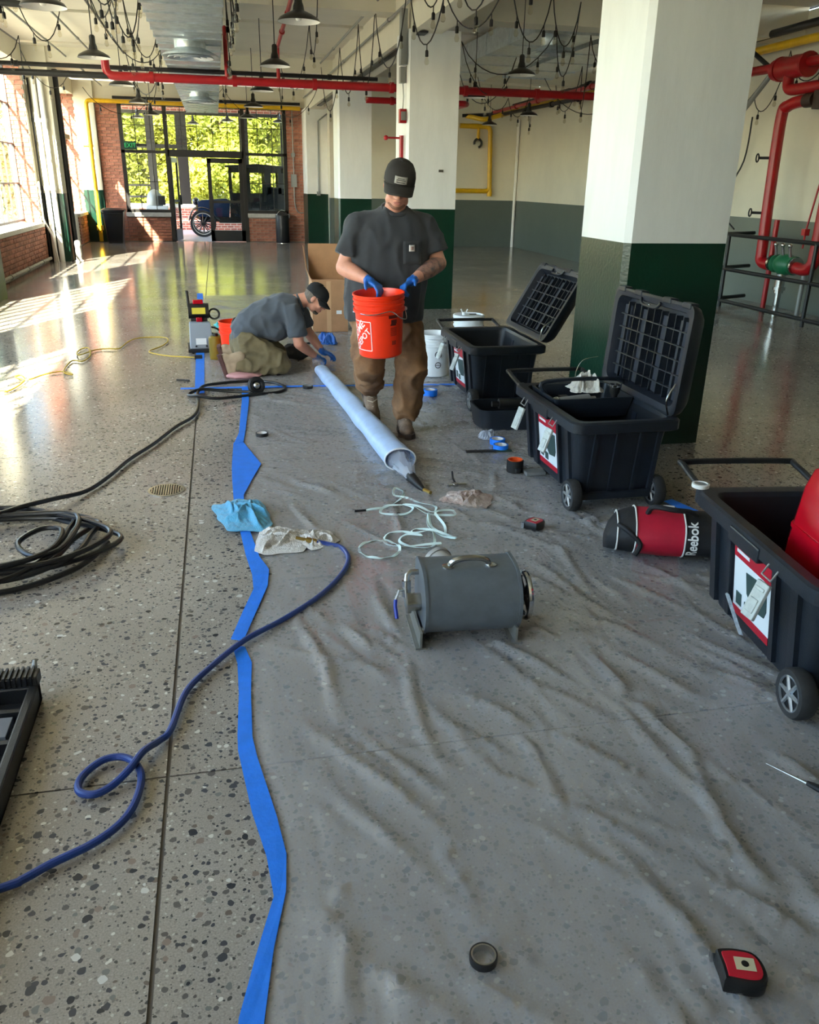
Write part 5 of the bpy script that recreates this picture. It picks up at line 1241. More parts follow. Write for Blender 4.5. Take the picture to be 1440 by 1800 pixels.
# ================================================================ small things on the sheet
def tape_roll(lab, c, ro, ri, h, m, core, rot=None, grp='rolls of tape'):
    t = thing('tape_roll', lab, 'tape roll', c, 0, grp)
    if rot: t.rotation_euler = rot
    MB().lathe([(ri + .004, 0), (ro, 0), (ro + .001, h * .5), (ro, h), (ri + .004, h), (ri + .004, 0)], 36, cap=False).build('tape_body', m, t, smooth=40)
    MB().lathe([(ri, .0005), (ri + .004, .0005), (ri + .004, h - .0005), (ri, h - .0005), (ri, .0005)], 30, cap=False).build('core', core, t, smooth=40)
    return t
M_core = mat('card_core', '#d9d6cf', .7)
tape_roll('black tape roll lying alone on the sheet in the foreground', (.47, 1.26, .01), .031, .024, .019, M_rubber, M_chrome)
tape_roll('black tape roll near the broad blue tape patch', (.20, 5.42, .01), .042, .03, .022, M_rubber, M_core)
tape_roll('black tape roll before the kneeling man', (.64, 6.74, .012), .042, .028, .022, M_rubber, M_grey)
tape_roll('blue tape roll by the foot of the standing man', (1.585, 6.36, .012), .058, .038, .048, M_tape, M_core)
tape_roll('upper blue tape roll of the pair beside the middle chest', (1.71, 4.99, .012), .05, .036, .036, M_tape, M_core)
tape_roll('lower blue tape roll of the pair beside the middle chest', (1.69, 4.86, .012), .048, .036, .036, M_tape, M_core)
filmscrap = rag('film_scrap', 'crumpled clear film beyond the blue tape rolls', (1.70, 5.14, .012), .15, .14, .05, filmy, 44, cat='film')
bx = thing('flat_file', 'flat black bar lying left of the blue tape rolls', 'bar', (1.60, 4.83, .01), R(-4))
MB().box((-.05, 0, .008), (.2, .035, .008)).build('blade', M_rubber, bx, bevel=.002); MB().box((.1, 0, .008), (.1, .03, .01)).build('handle', mat('dark_green_plastic', '#1d3b33', .5), bx, bevel=.002)
orr = thing('ring_tool', 'black and orange ring cutter standing by the middle chest', 'tool', (1.64, 4.44, .01))
MB().lathe([(.038, 0), (.047, .0), (.05, .03), (.05, .07), (.043, .075), (.038, .07), (.036, .0)], 24, cap=False).build('barrel', M_rubber, orr, smooth=40); MB().lathe([(.0, .03), (.0375, .03), (.0375, .073), (.043, .0765), (.046, .074)], 24, cap=False).build('orange_liner', mat('orange_plastic_dull', '#e2521a', .45), orr, smooth=40)
MB().box((.0, -.05, .02), (.03, .03, .03)).build('foot', M_rubber, orr, bevel=.004)
tag(MB().span((1.68, 4.34, .01), (1.80, 4.42, .03)).build('metal_block', M_grey, smooth=0, bevel=.003), 'small grey metal block tucked against the middle chest', 'block')
cl = thing('spring_clamp', 'small steel clamp lying above the stained rag', 'clamp', (1.22, 4.24, .01), R(20))
MB().tube([(-.05, .0, .012), (0, 0, .014), (.06, -.02, .01)], .008, 8).build('jaw', M_steel, cl); MB().tube([(0, 0, .014), (.015, .05, .03), (.03, .08, .06)], .006, 8).build('lever', M_black, cl); MB().box((-.005, 0, .012), (.03, .03, .02)).build('block', M_steel, cl, bevel=.003)
def tape_measure(lab, c, rz, s=1.):
    t = thing('tape_measure', lab, 'tape measure', c, rz, 'red and black tape measures'); t.scale = (s, s, s)
    def ring(z, k):
        base = [(-.045, -.036), (.02, -.04), (.045, -.025), (.047, .01), (.03, .04), (-.01, .046), (-.04, .042), (-.05, .035), (-.046, .0)]
        P = bezier([V((x, y, 0)) for x, y in base + [base[0]]], 4)[:-1]
        return [V((p.x * k, p.y * k, z)) for p in P]
    MB().loft([ring(.0, .93), ring(.006, 1), ring(.036, 1), ring(.042, .93)]).build('case', M_rubber, t, smooth=40)
    MB().loft([ring(.0415, .8), ring(.044, .78), ring(.0445, .7)]).build('red_face', mat('measure_red', '#b8182e', .35), t, smooth=40)
    lb = MB().box((.004, .004, .0448), (.042, .032, .001)).build('label', mat('measure_label', '#c9bf9d', .5), t, smooth=0)
    MB().lathe([(0, 0), (.008, 0), (.008, .0008), (0, .0008)], 14, M=Matrix.Translation((.004, .004, .0453))).build('label_mark', M_rubber, lb)
    MB().box((-.052, .04, .02), (.012, .016, .028)).build('end_hook', M_steel, t)
    return t
tape_measure('red and black tape measure in the foreground corner', (1.0, 1.10, .012), R(-20))
tape_measure('red and black tape measure left of the sports bag', (1.45, 3.58, .012), R(35), .95)
kn = thing('utility_blade', 'thin pointed black-handled tool at the right edge of the sheet', 'knife', (1.545, 1.62, .02), R(-60))
MB().tube([(-.12, 0, .003), (0, 0, .006)], [.001, .005], 8).build('blade', M_steel, kn); MB().tube([(0, 0, .007), (.03, 0, .008), (.12, 0, .008)], [.007, .011, .009], 10).build('handle', M_rubber, kn)
# cardboard box
cb = thing('cardboard_box', 'tall open cardboard box behind the kneeling man', 'box', (.98, 9.5, .004), R(0))
M_card = mat('brown_cardboard', '#b48a66', .85, var=.1, vscale=6); M_cardin = mat('cardboard_inside', '#a27a58', .85)
w_, d_, hh = .40, .34, .58
for nm, a, b in (('box_wall', (0, 0, 0), (w_, .006, hh)), ('box_wall', (0, d_ - .006, 0), (w_, d_, hh)), ('box_wall', (0, 0.006, 0), (.006, d_ - .006, hh)), ('box_wall', (w_ - .006, .006, 0), (w_, d_ - .006, hh)), ('box_floor', (0, 0, 0), (w_, d_, .006))): MB().span(a, b).build(nm, M_card, cb, smooth=0)
def flap(c, ax, ang, size, nm='box_flap'):
    f_ = MB().box((size[0] / 2 if ax == 'Y' else 0, size[1] / 2 if ax == 'X' else 0, 0), (size[0], size[1], .006)).build(nm, M_card, cb, smooth=0); f_.location = c; f_.rotation_euler = (R(ang), 0, 0) if ax == 'X' else (0, R(ang), 0)
MB().span((.0, d_ - .004, hh), (w_, d_ + .002, hh + .36)).build('box_flap', M_card, cb, smooth=0)
m = MB(); m.add([(0, .0, hh - .02), (0, d_, hh - .02), (-.06, d_, hh + .34), (-.05, .12, hh + .1)], [(0, 1, 2, 3)]); o_ = m.build('box_flap', M_card, cb, smooth=0); o_.modifiers.new('s', 'SOLIDIFY').thickness = .006
m = MB(); m.add([(w_, .0, hh), (w_, d_, hh), (w_ + .07, d_, hh + .3), (w_ + .05, .15, hh + .12)], [(0, 1, 2, 3)]); o_ = m.build('box_flap', M_card, cb, smooth=0); o_.modifiers.new('s', 'SOLIDIFY').thickness = .006
MB().span((.16, -.0015, .0), (.21, .0, .56)).build('packing_tape', mat('packing_tape_tan', '#c9a27c', .3), cb, smooth=0)
MB().span((.27, -.002, .2), (.33, -.0005, .24)).build('box_print', M_lab_white, cb, smooth=0)
# grey pump unit beside the blue tape
pu = thing('vacuum_pump', 'grey electric pump unit with yellow label beside the blue tape', 'pump', (-.235, 8.5, .012), R(3))
MB().prism([(-.13, 0), (.13, 0), (.13, .03), (-.13, .03)], -.1, .3).build('base_plate', M_black, pu, smooth=0)
m = MB(); m.loft([[V((-.11, -.06, .03)), V((.12, -.06, .03)), V((.12, .12, .03)), V((-.11, .12, .03))], [V((-.10, -.0, .27)), V((.1, -.0, .27)), V((.1, .12, .27)), V((-.10, .12, .27))]]); m.build('control_case', mat('pump_grey_enamel', '#8f9ba8', .45), pu, smooth=0, bevel=.008)
MB().box((0, -.055, .1), (.1, .004, .06), Euler((R(-14), 0, 0)).to_matrix()).build('rating_plate', M_lab_white, pu, smooth=0)
for sx in (-1, 1): MB().ell((sx * .05, -.064, .055), .01).build('terminal', M_black, pu)
MB().cyl((-.1, .2, .36), (.1, .2, .36), .075, n=20).build('motor', M_black, pu); MB().box((0, .13, .37), (.13, .02, .06)).build('warning_label', mat('warning_yellow', '#e0d24a', .5), pu, smooth=0)
MB().box((.0, .1, .29), (.06, .05, .04)).build('red_switch', M_redpl, pu, bevel=.004); MB().box((0, .2, .45), (.1, .06, .04)).build('red_cap', M_redpl, pu, bevel=.006)
MB().cyl((-.09, .2, .4), (-.1, .2, .56), .014, n=10).build('lever', M_black, pu); MB().span((-.08, .12, .03), (.08, .26, .3)).build('motor_mount', M_black, pu, smooth=0)
MB().torus((.15, .18, .33), .05, .01, M=frame((.2, 1, .1))).build('hose_loop', M_rubber, pu)
for k in range(3): MB().tube(bezier([(.11, .05, .22 - k * .06), (.17, .04, .2 - k * .06), (.22, .06, .12 - k * .03), (.24, .1, .012)], 5), .009, 7).build('cable', M_rubber, pu)
ow = thing('olive_can', 'olive yellow can between the grey pump and the orange bucket', 'can', (-.09, 8.08, .01))
MB().lathe([(.0, 0), (.06, 0), (.065, .01), (.065, .2), (.05, .215), (.0, .215)], 24).build('can_body', mat('olive_yellow', '#7d6a1c', .4), ow); MB().lathe([(.025, .215), (.025, .24), (0, .24)], 14).build('can_cap', M_rubber, ow)
rag('cleaning_rag', 'small teal wipe beyond the kneeling man', (-.02, 10.0, .012), .2, .3, .06, mat('teal_wipe', '#4fb0b4', .8), 51)
cgl = rag('spare_glove', 'blue rubber gloves dropped behind the tube end', (1.05, 8.75, .012), .2, .26, .1, mat('blue_nitrile', '#1f62b8', .4, var=.1), 52, cat='glove')
tag(MB().tube(bezier([(.82, 8.75, .016), (.9, 8.78, .016), (.97, 8.74, .02)], 4), .008, 8).build('black_bar', M_rubber), 'thin black bar beside the dropped blue gloves', 'bar')
# long black case standing at the left edge
bc = thing('black_case', 'long black plastic case at the left edge, ribbed latch on top', 'case', (-.66, 2.0, 0))
HH = .075
MB().span((-.2, -.7, 0), (-.18, .5, HH)).span((-.03, -.7, 0), (0, .5, HH)).span((-.2, -.7, 0), (0, .5, .02)).span((-.2, .46, 0), (0, .5, HH)).build('case_shell', M_blackpl, bc, smooth=0, bevel=.006)
for y in (-.4, -.15, 0.05, .2, .36): MB().span((-.18, y - .01, .02), (-.03, y + .01, HH - .015)).build('case_web', M_blackpl, bc, smooth=0)
MB().span((-.10, .22, HH - .03), (-.045, .32, HH - .01)).build('case_plate', mat('case_plate_grey', '#5b6068', .45), bc, smooth=0, bevel=.002)
MB().tube([(-.11, .1, HH - .02), (-.1, .2, HH - .01)], .003, 6).build('case_wire', M_steel, bc)
lt_ = MB().span((-.14, .47, HH - .01), (-.0, .53, HH + .03)).build('case_latch', M_blackpl, bc, smooth=0, bevel=.004)
for k in range(8): MB().span((-.135 + k * .016, .466, HH + .0), (-.128 + k * .016, .535, HH + .036)).build('latch_rib', M_blackpl, lt_, smooth=0)
MB().cyl((-.02, .51, HH + .0), (-.02, .56, HH + .04), .012, .007, n=10).build('hinge_pin', M_grey, bc)
# bins by the entrance
rb = thing('waste_bin', 'round black waste bin with steel swing top right of the door', 'bin', (1.72, 24.1, 0))
MB().lathe([(.17, 0), (.18, .02), (.18, .66), (.175, .68)], 28).build('bin_body', M_blackpl, rb); MB().lathe([(.176, .68), (.175, .72), (.12, .78), (0, .8)], 28, cap=False).build('bin_top', M_black, rb); MB().torus((0, 0, .68), .16, .012, M=frame((.5, -1, 0)), a0=0, a1=math.pi).build('swing_hoop', M_chrome, rb)
MB().lathe([(.175, 0), (.175, .015)], 28).build('foot_ring', M_chrome, rb)
lbn = thing('waste_bin', 'tapered black wheelie bin in the brick corner', 'bin', (-2.62, 23.9, 0))
MB().loft([rrect(-.19, .19, -.17, .17, 0, .03), rrect(-.26, .26, -.22, .22, .78, .04)]).build('bin_body', M_blackpl, lbn, smooth=30); MB().loft([rrect(-.29, .29, -.25, .25, .78, .05), rrect(-.29, .29, -.25, .25, .82, .05), rrect(-.22, .22, -.18, .18, .86, .05)]).build('bin_lid', M_blackpl, lbn, smooth=30)
MB().cyl((-.26, -.26, .74), (.26, -.26, .74), .015, n=8).build('bin_handle', M_blackpl, lbn)
# ================================================================ people
M_skin = mat('skin', '#cf9279', .5, var=.1, vscale=18, bump=.06, bscale=120)
M_skin.node_tree.nodes['Principled BSDF'].inputs['Subsurface Weight'].default_value = .08
M_glove = mat('blue_nitrile', '#1f62b8', .4, var=.1)
M_shirt1 = mat('charcoal_cotton', '#34363a', .9, var=.14, vscale=10, bump=.06, bscale=300, sheen=.15)
M_shirt2 = mat('slate_cotton', '#4a5058', .9, var=.1, vscale=10, bump=.06, bscale=300, sheen=.15)
M_duck = mat('brown_duck_canvas', '#8d6847', .9, var=.3, vscale=6, bump=.1, bscale=220, var_col='#6a4d36')
M_olive = mat('olive_canvas', '#70654a', .9, var=.2, vscale=8, bump=.1, bscale=220)
M_boot = mat('tan_boot_leather', '#8a745f', .7, var=.3, vscale=18, bump=.3, bscale=80, var_col='#6b5747')
M_sole = mat('boot_sole', '#4b3f37', .8, var=.2); M_sole2 = mat('boot_sole_red_brown', '#583a36', .8, var=.25, vscale=14)
M_cap1 = mat('dark_brown_cap', '#2c2722', .85, bump=.25, bscale=250); M_cap2 = mat('black_cap', '#17181a', .85, bump=.25, bscale=250)
M_hair = mat('brown_hair', '#4c3a2c', .7, var=.4, vscale=60, bump=.6, bscale=200, stretch=(1, 1, .2)); M_greyhair = mat('grey_brown_hair', '#6d6258', .7, var=.4, vscale=60, bump=.6, bscale=200)
M_eye = mat('eye_white', '#e8e4df', .25); M_iris = mat('iris', '#3b2a20', .2); M_lip = mat('lips', '#bf7d6e', .5)

def folds(amp, sx=9, sz=5, seed=0):
    """cloth creases pushed along the normal"""
    def f(p, n):
        a = noise.noise(V((p.x * sx + seed, p.y * sx, p.z * sz))); b = noise.noise(V((p.x * sx * 2.3, p.y * sx * 2.3 + seed, p.z * sz * 1.6)))
        return amp * ((1 - abs(a)) ** 3 - .35 + .3 * b)
    return f
def head(mb, M):
    """skin volumes of a head; local frame: +y face, +z crown, origin at the skull centre, 23 cm tall"""
    mb.M = M
    mb.ell((0, -.008, .022), (.077, .096, .096)); mb.ell((0, .03, -.045), (.06, .062, .07)); mb.ell((0, .062, -.09), (.034, .03, .026))
    mb.ell((0, .082, .02), (.045, .014, .014)); mb.tube([(0, .09, .012), (0, .104, -.012), (0, .112, -.03)], [.009, .012, .015], 10); mb.ell((0, .113, -.032), (.016, .013, .012))
    for s in (-1, 1):
        mb.ell((s * .036, .07, -.03), (.026, .022, .022)); mb.ell((s * .013, .1, -.035), (.011, .011, .009)); mb.ell((s * .078, -.008, -.012), (.010, .02, .032)); mb.ell((s * .046, .03, -.075), (.022, .03, .03))
    mb.ell((0, .088, -.062), (.025, .014, .008)); mb.ell((0, .085, -.074), (.022, .014, .008))
    mb.M = None
def face_parts(body, M, hair, beard=None, cap=None, patch=None):
    for s in (-1, 1):
        e = MB(); e.M = M; e.ell((s * .033, .081, .0), (.013, .01, .0075)); eo = e.build('eye', M_eye, body)
        e = MB(); e.M = M; e.ell((s * .033, .0895, -.001), (.0055, .003, .0055)); e.build('iris', M_iris, eo)
        e = MB(); e.M = M; e.tube([(s * .016, .098, .019), (s * .034, .096, .024), (s * .052, .084, .018)], [.004, .0045, .003], 6); e.build('eyebrow', hair, body)
    l = MB(); l.M = M; l.ell((0, .0975, -.063), (.023, .006, .0045)); l.ell((0, .0955, -.071), (.019, .006, .005)); l.build('lips', M_lip, body)
    h = MB(); h.M = M
    h.ell((0, -.022, .012), (.082, .088, .085)); ho = blob(h, 'hair', hair, body, .006, 2)
    if beard:
        b = MB(); b.M = M
        b.ell((0, .062, -.096), (.037, .031, .022))
        for s in (-1, 1): b.cap((s * .03, .06, -.092), .014, (s * .056, .03, -.078), .010)
        blob(b, 'beard', beard, body, .005, 2)
    if cap:
        c = MB(); c.M = M; rings = []
        for i, (z, k) in enumerate(((.022, 1.0), (.05, 1.0), (.08, .93), (.105, .76), (.122, .5), (.13, .2), (.131, .02))):
            rings.append([V((math.cos(t) * .089 * k, -.004 + math.sin(t) * .108 * k, z + .008 * (math.sin(t) < -.3))) for t in [2 * math.pi * j / 32 for j in range(32)]])
        c.loft(rings, cap=False); co = c.build('cap_crown', cap, body, smooth=60); co.modifiers.new('s', 'SOLIDIFY').thickness = .004
        b = MB(); b.M = M; vs = []; fs = []
        for i in range(17):
            t = R(12) + R(156) * i / 16
            for k in range(6):
                u = k / 5; x = math.cos(t) * .086; y0 = .0 + math.sin(t) * .1; y1 = .02 + math.sin(t) ** .7 * .142
                vs.append((x * (1 - .08 * u), y0 + (y1 - y0) * u, (.03 - .012 * (x / .086) ** 2) - (.012 * (x / .086) ** 2 + .03) * u))
        fs = [(i * 6 + k, i * 6 + k + 1, (i + 1) * 6 + k + 1, (i + 1) * 6 + k) for i in range(16) for k in range(5)]
        b.add(vs, fs); bo = b.build('cap_brim', cap, body, smooth=60); bo.modifiers.new('s', 'SOLIDIFY').thickness = .005
        n = MB(); n.M = M; n.ell((0, -.004, .133), (.008, .008, .005)); n.build('cap_button', cap, co)
        if patch:
            p = MB(); p.M = M; vs = []
            for i in range(9):
                x = -.034 + .068 * i / 8
                for z, yy in ((.046, .1075), (.084, .0995)): vs.append((x, yy * math.sqrt(max(0, 1 - (x / .089) ** 2)) + .0005, z))
            p.add(vs, [(2 * i, 2 * i + 1, 2 * i + 3, 2 * i + 2) for i in range(8)]); po = p.build('cap_patch', patch, co, smooth=60); po.modifiers.new('s', 'SOLIDIFY').thickness = .003
            for (z, x0, x1) in ((.074, -.02, .018), (.066, -.026, .024), (.055, -.026, .02)):
                q = MB(); q.M = M; q.box((0, .1095 - (z - .046) * .2, z), (x1 - x0, .003, .004)); q.build('patch_mark', mat('patch_ink', '#4b4843', .7), po)
def boot(body, ankle, toe, up, mat_, sole, k=1.12):
    """laced work boot: shaft, vamp, toe, heel and sole; ankle joint, toe tip, and the direction away from the sole"""
    a, t, u = V(ankle), V(toe), V(up).normalized(); f = (t - a); f = (f - u * f.dot(u)).normalized(); s = f.cross(u); L_ = .29
    M = Matrix((s, f, u)).transposed().to_4x4() @ Matrix.Scale(k, 4); M.translation = a - u * .115 - f * .07          # local origin: sole under the heel
    b = MB(); b.M = M
    b.ell((0, .02, .055), (.042, .05, .05)); b.cap((0, .03, .06), .043, (0, .04, .16), .05); b.ell((0, .1, .05), (.043, .09, .045)); b.ell((0, .19, .042), (.047, .065, .036)); b.cap((0, .07, .1), .04, (0, .16, .06), .04)
    b.M = None
    o = blob(b, 'boot', mat_, body, .008, 4)
    q = MB(); q.M = M; q.k = 0; outline = [(-.036, -.03), (.036, -.03), (.042, .04), (.038, .1), (.05, .18), (.045, .235), (.02, .262), (-.02, .262), (-.045, .235), (-.05, .18), (-.038, .1), (-.042, .04)]
    q.loft([[V((x, y, 0)) for x, y in outline], [V((x * 1.06, y * 1.02, .012)) for x, y in outline], [V((x * 1.02, y * 1.0, .03)) for x, y in outline]]); q.build('sole', sole, o, smooth=40)
    for k in range(4):
        l = MB(); l.M = M; y, z = .155 - k * .025, .088 + k * .017; l.tube([(-.03, y - .01, z), (0, y + .008, z + .012), (.03, y - .01, z)], .004, 6); l.build('lace', mat('boot_lace', '#b9a78f', .8), o)
    return o
def hand(mb, wrist, knuck, palm_n, thumb_side, curls, spread=.02, th=None, s=1.):
    """palm and five separate fingers; wrist, middle knuckle, palm normal (the way fingers curl), thumb direction"""
    w, k, n = V(wrist), V(knuck), V(palm_n).normalized(); f = (k - w).normalized(); n = (n - f * n.dot(f)).normalized(); t = V(thumb_side); t = (t - f * t.dot(f) - n * t.dot(n)).normalized()
    mb.cap(w, .027 * s, w + f * .03, .030 * s)
    for q in (-.026, -.009, .009, .026): mb.cap(w + f * .03 + t * q * .8, .017 * s, k + t * q - n * .002, .0125 * s, n=10)
    for i, (q, ln) in enumerate(((.028, .072), (.0095, .08), (-.0095, .075), (-.028, .06))):
        p = k + t * q; d = f + t * (q * spread * 30); d.normalize(); c = curls[i] if isinstance(curls, (list, tuple)) else curls
        ang = 0
        for j, (l, r_) in enumerate(((.45, .0105), (.3, .0095), (.25, .0085))):
            ang += R(c) * (.8, 1.1, .8)[j]; e = p + (d * math.cos(ang) + n * math.sin(ang)) * ln * l
            mb.cap(p, r_ * s, e, r_ * .93 * s, n=10); p = e
    b = w + f * .022 + t * .026; tv = th if th else (t * .75 + f * .6 + n * .35); tv = V(tv).normalized()
    m = b + tv * .04; e = m + (tv * .7 + f * .5 + n * .3).normalized() * .032
    mb.cap(b, .014 * s, m, .012 * s, n=10); mb.cap(m, .012 * s, e, .0095 * s, n=10)

# ---------------------------------------------------------------- standing man carrying the bucket
def ring(c, rx, ry, rot=0., n=20, tilt=0.):
    cc, ss = math.cos(rot), math.sin(rot); out = []
    for j in range(n):
        t = 2 * math.pi * j / n; x, y = math.cos(t), math.sin(t); x = math.copysign(abs(x) ** .85, x) * rx; y = math.copysign(abs(y) ** .85, y) * ry
        out.append(V((c[0] + x * cc - y * ss, c[1] + x * ss + y * cc, c[2] + tilt * y)))
    return out
HM = Matrix.Translation((1.085, 5.235, 1.60)) @ frame((.06, -.45, .9), None).to_4x4()
def head_matrix(c, fwd, up):
    f = V(fwd).normalized(); u = V(up); u = (u - f * u.dot(f)).normalized(); x = f.cross(u); return Matrix.Translation(c) @ Matrix((x, f, u)).transposed().to_4x4()
H1 = head_matrix((1.082, 5.26, 1.588), (-.17, -.9, -.36), (.08, -.33, .9)) @ Matrix.Scale(1.07, 4)
sR, eR, wR, kR = V((.85, 5.41, 1.345)), V((.755, 5.36, 1.10)), V((.872, 5.17, 1.045)), V((.925, 5.10, 1.012))
sL, eL, wL, kL = V((1.295, 5.41, 1.34)), V((1.37, 5.36, 1.125)), V((1.165, 5.165, 1.045)), V((1.09, 5.115, 1.01))
b = MB(); head(b, H1)
b.cap((1.08, 5.40, 1.42), .068, (1.085, 5.30, 1.54), .06)
b.loft([ring((1.03, 5.42, .86), .16, .11), ring((1.04, 5.41, 1.0), .18, .12), ring((1.06, 5.42, 1.2), .19, .12), ring((1.07, 5.42, 1.36), .2, .1), ring((1.075, 5.42, 1.44), .1, .08)])
for s_, e_, w_2 in ((sR, eR, wR), (sL, eL, wL)):
    b.cap(s_, .048, e_, .05); b.cap(e_, .052, e_.lerp(w_2, .35), .053); b.cap(e_.lerp(w_2, .35), .053, w_2, .032)
b.cap((1.13, 5.42, .9), .085, (1.18, 5.28, .49), .06); b.cap((1.18, 5.28, .49), .055, (1.17, 5.40, .12), .045)
b.cap((.94, 5.42, .9), .085, (.885, 5.24, .52), .06); b.cap((.885, 5.24, .52), .055, (.975, 5.62, .27), .045)
man = blob(b, 'person', M_skin, None, .009, 4); tag(man, 'standing man in dark cap, charcoal t-shirt and tan work trousers carrying an orange bucket', 'person')
face_parts(man, H1, M_hair, beard=mat('ginger_stubble', '#8a604c', .8, var=.3, vscale=80), cap=M_cap1, patch=mat('cap_patch_grey', '#a7a196', .8))
# t-shirt with sleeves and pocket
b = MB()
b.loft([ring((1.025, 5.41, .77), .255, .175), ring((1.025, 5.40, .84), .262, .185), ring((1.03, 5.39, .98), .262, .19), ring((1.05, 5.40, 1.15), .262, .17), ring((1.065, 5.41, 1.28), .25, .155), ring((1.07, 5.42, 1.36), .215, .135), ring((1.075, 5.41, 1.42), .14, .105), ring((1.08, 5.40, 1.45), .095, .085)])
for s_, e_ in ((sR, eR), (sL, eL)): b.cap((1.08, 5.41, 1.425), .05, s_, .072); b.cap(s_, .076, s_.lerp(e_, .4), .08); b.cyl(s_.lerp(e_, .3), s_.lerp(e_, .74), .08, .09, n=18)
shirt = blob(b, 'tshirt', M_shirt1, man, .011, 5, folds(.016, 9, 4))
c = MB(); c.torus((1.083, 5.375, 1.448), .082, .011, M=frame((.02, -.45, 1)), n=30); c.build('collar', M_shirt1, shirt)
from mathutils.bvhtree import BVHTree
def on_front(o, x, z, y0=4.5):
    hit = on_front.cache.setdefault(o.name, BVHTree.FromPolygons([v.co for v in o.data.vertices], [p.vertices for p in o.data.polygons])).ray_cast(V((x, y0, z)), V((0, 1, 0)))
    return hit[0] if hit[0] else V((x, 5.25, z))
on_front.cache = {}
def decal(o, nm, x0, x1, z0, z1, m, parent, e=.004, n=6):
    vs = []
    for j in range(n + 1):
        for i in range(n + 1):
            p = on_front(o, x0 + (x1 - x0) * i / n, z0 + (z1 - z0) * j / n); vs.append(p + V((0, -e, 0)))
    w = n + 1; mb = MB(); mb.add(vs, [(j * w + i, j * w + i + 1, (j + 1) * w + i + 1, (j + 1) * w + i) for j in range(n) for i in range(n)])
    d_o = mb.build(nm, m, parent, smooth=180); sd = d_o.modifiers.new('s', 'SOLIDIFY'); sd.thickness = e * .9; sd.offset = 0; return d_o
pk = decal(shirt, 'chest_pocket', 1.11, 1.225, 1.13, 1.265, M_shirt1, shirt, .005)
pl = decal(shirt, 'pocket_label', 1.147, 1.182, 1.205, 1.243, mat('label_cream', '#d8d2cc', .7), pk, .009)
decal(shirt, 'label_mark', 1.157, 1.173, 1.214, 1.234, mat('label_print_brown', '#a08078', .7), pl, .0105, 3)
# trousers
b = MB()
b.loft([ring((1.03, 5.42, .98), .2, .15), ring((1.03, 5.42, .88), .225, .165), ring((1.03, 5.42, .78), .215, .16)])
for hp, kn_, ak, hem in ((V((1.135, 5.42, .84)), V((1.185, 5.27, .47)), V((1.172, 5.37, .13)), .083), (V((.93, 5.42, .84)), V((.885, 5.23, .50)), V((.965, 5.585, .29)), .08)):
    b.cap(hp, .125, kn_, .098); b.cap(kn_, .096, kn_.lerp(ak, .5), .092); b.cyl(kn_.lerp(ak, .45), ak, .092, hem, n=20); b.ell(kn_.lerp(ak, .75), .093)
tr1 = blob(b, 'trousers', M_duck, man, .011, 6, folds(.026, 9, 9, 3))
boot(man, (1.165, 5.385, .115), (1.145, 5.17, .02), (0, .06, 1), M_boot, M_sole)
boot(man, (.972, 5.625, .24), (.992, 5.50, .03), (.0, -.78, .45), M_boot, M_sole)
b = MB(); hand(b, wR, kR, (.25, -.45, -.85), (.6, -.75, .1), (30, 34, 38, 42)); b.cap(wR.lerp(eR, .22), .036, wR, .031); blob(b, 'glove', M_glove, man, .0045, 2)
b = MB(); hand(b, wL, kL, (-.2, -.5, -.85), (-.5, -.75, .3), (42, 46, 50, 54)); b.cap(wL.lerp(eL, .22), .036, wL, .031); blob(b, 'glove', M_glove, man, .0045, 2)
# forearm tattoo shading stays in the skin of the left arm: a thin printed sleeve
b = MB(); b.cap(eL.lerp(wL, .05), .0545, eL.lerp(wL, .4), .0535); b.cap(eL.lerp(wL, .4), .0535, eL.lerp(wL, .75), .042)
blob(b, 'tattooed_forearm', mat('tattooed_skin', '#b5836f', .5, var=.5, vscale=22, var_col='#5d4c4a'), man, .008, 3)

# ---------------------------------------------------------------- kneeling man
H2 = head_matrix((.80, 7.50, .635), (.80, -.22, -.56), (.60, -.05, .8))
s1, e1, w1, k1 = V((.60, 7.36, .53)), V((.63, 7.34, .27)), V((.80, 7.52, .115)), V((.86, 7.59, .085))
s2, e2, w2, k2 = V((.66, 7.74, .54)), V((.76, 7.80, .29)), V((.88, 7.74, .12)), V((.95, 7.75, .09))
b = MB(); head(b, H2)
b.cap((.63, 7.54, .60), .07, (.75, 7.52, .635), .06)
axis = [(V((.17, 7.52, .30)), .14, .16), (V((.25, 7.52, .40)), .15, .17), (V((.36, 7.53, .48)), .14, .18), (V((.50, 7.54, .53)), .135, .2), (V((.6, 7.54, .56)), .115, .2), (V((.66, 7.54, .585)), .08, .11)]
def torso(mb, grow=0.):
    rings = []
    for i, (c, rt2, rw) in enumerate(axis):
        d = (axis[min(i + 1, len(axis) - 1)][0] - axis[max(i - 1, 0)][0]).normalized(); u = V((0, 1, 0)); v = d.cross(u)
        rings.append([c + u * math.cos(t) * (rw + grow) + v * math.sin(t) * (rt2 + grow) for t in [2 * math.pi * j / 22 for j in range(22)]])
    mb.loft(rings)
torso(b, -.03)
for s_, e_, w_2 in ((s1, e1, w1), (s2, e2, w2)):
    b.cap(s_, .06, e_, .047); b.cap(e_, .048, e_.lerp(w_2, .35), .047); b.cap(e_.lerp(w_2, .35), .047, w_2, .03)
for y, k in ((7.37, 7.31), (7.70, 7.74)):
    b.cap((.2, y, .24), .08, (.47, k, .10), .06); b.cap((.47, k, .10), .055, (.1, k - .03, .10), .04)
man2 = blob(b, 'person', M_skin, None, .009, 4); tag(man2, 'kneeling man in black cap, slate t-shirt and olive trousers bending over the tube end', 'person')
face_parts(man2, H2, M_greyhair, beard=M_greyhair, cap=M_cap2)
b = MB(); torso(b, .012)
b.ell((.42, 7.52, .40), (.18, .19, .13)); b.ell((.16, 7.52, .30), (.11, .19, .12))
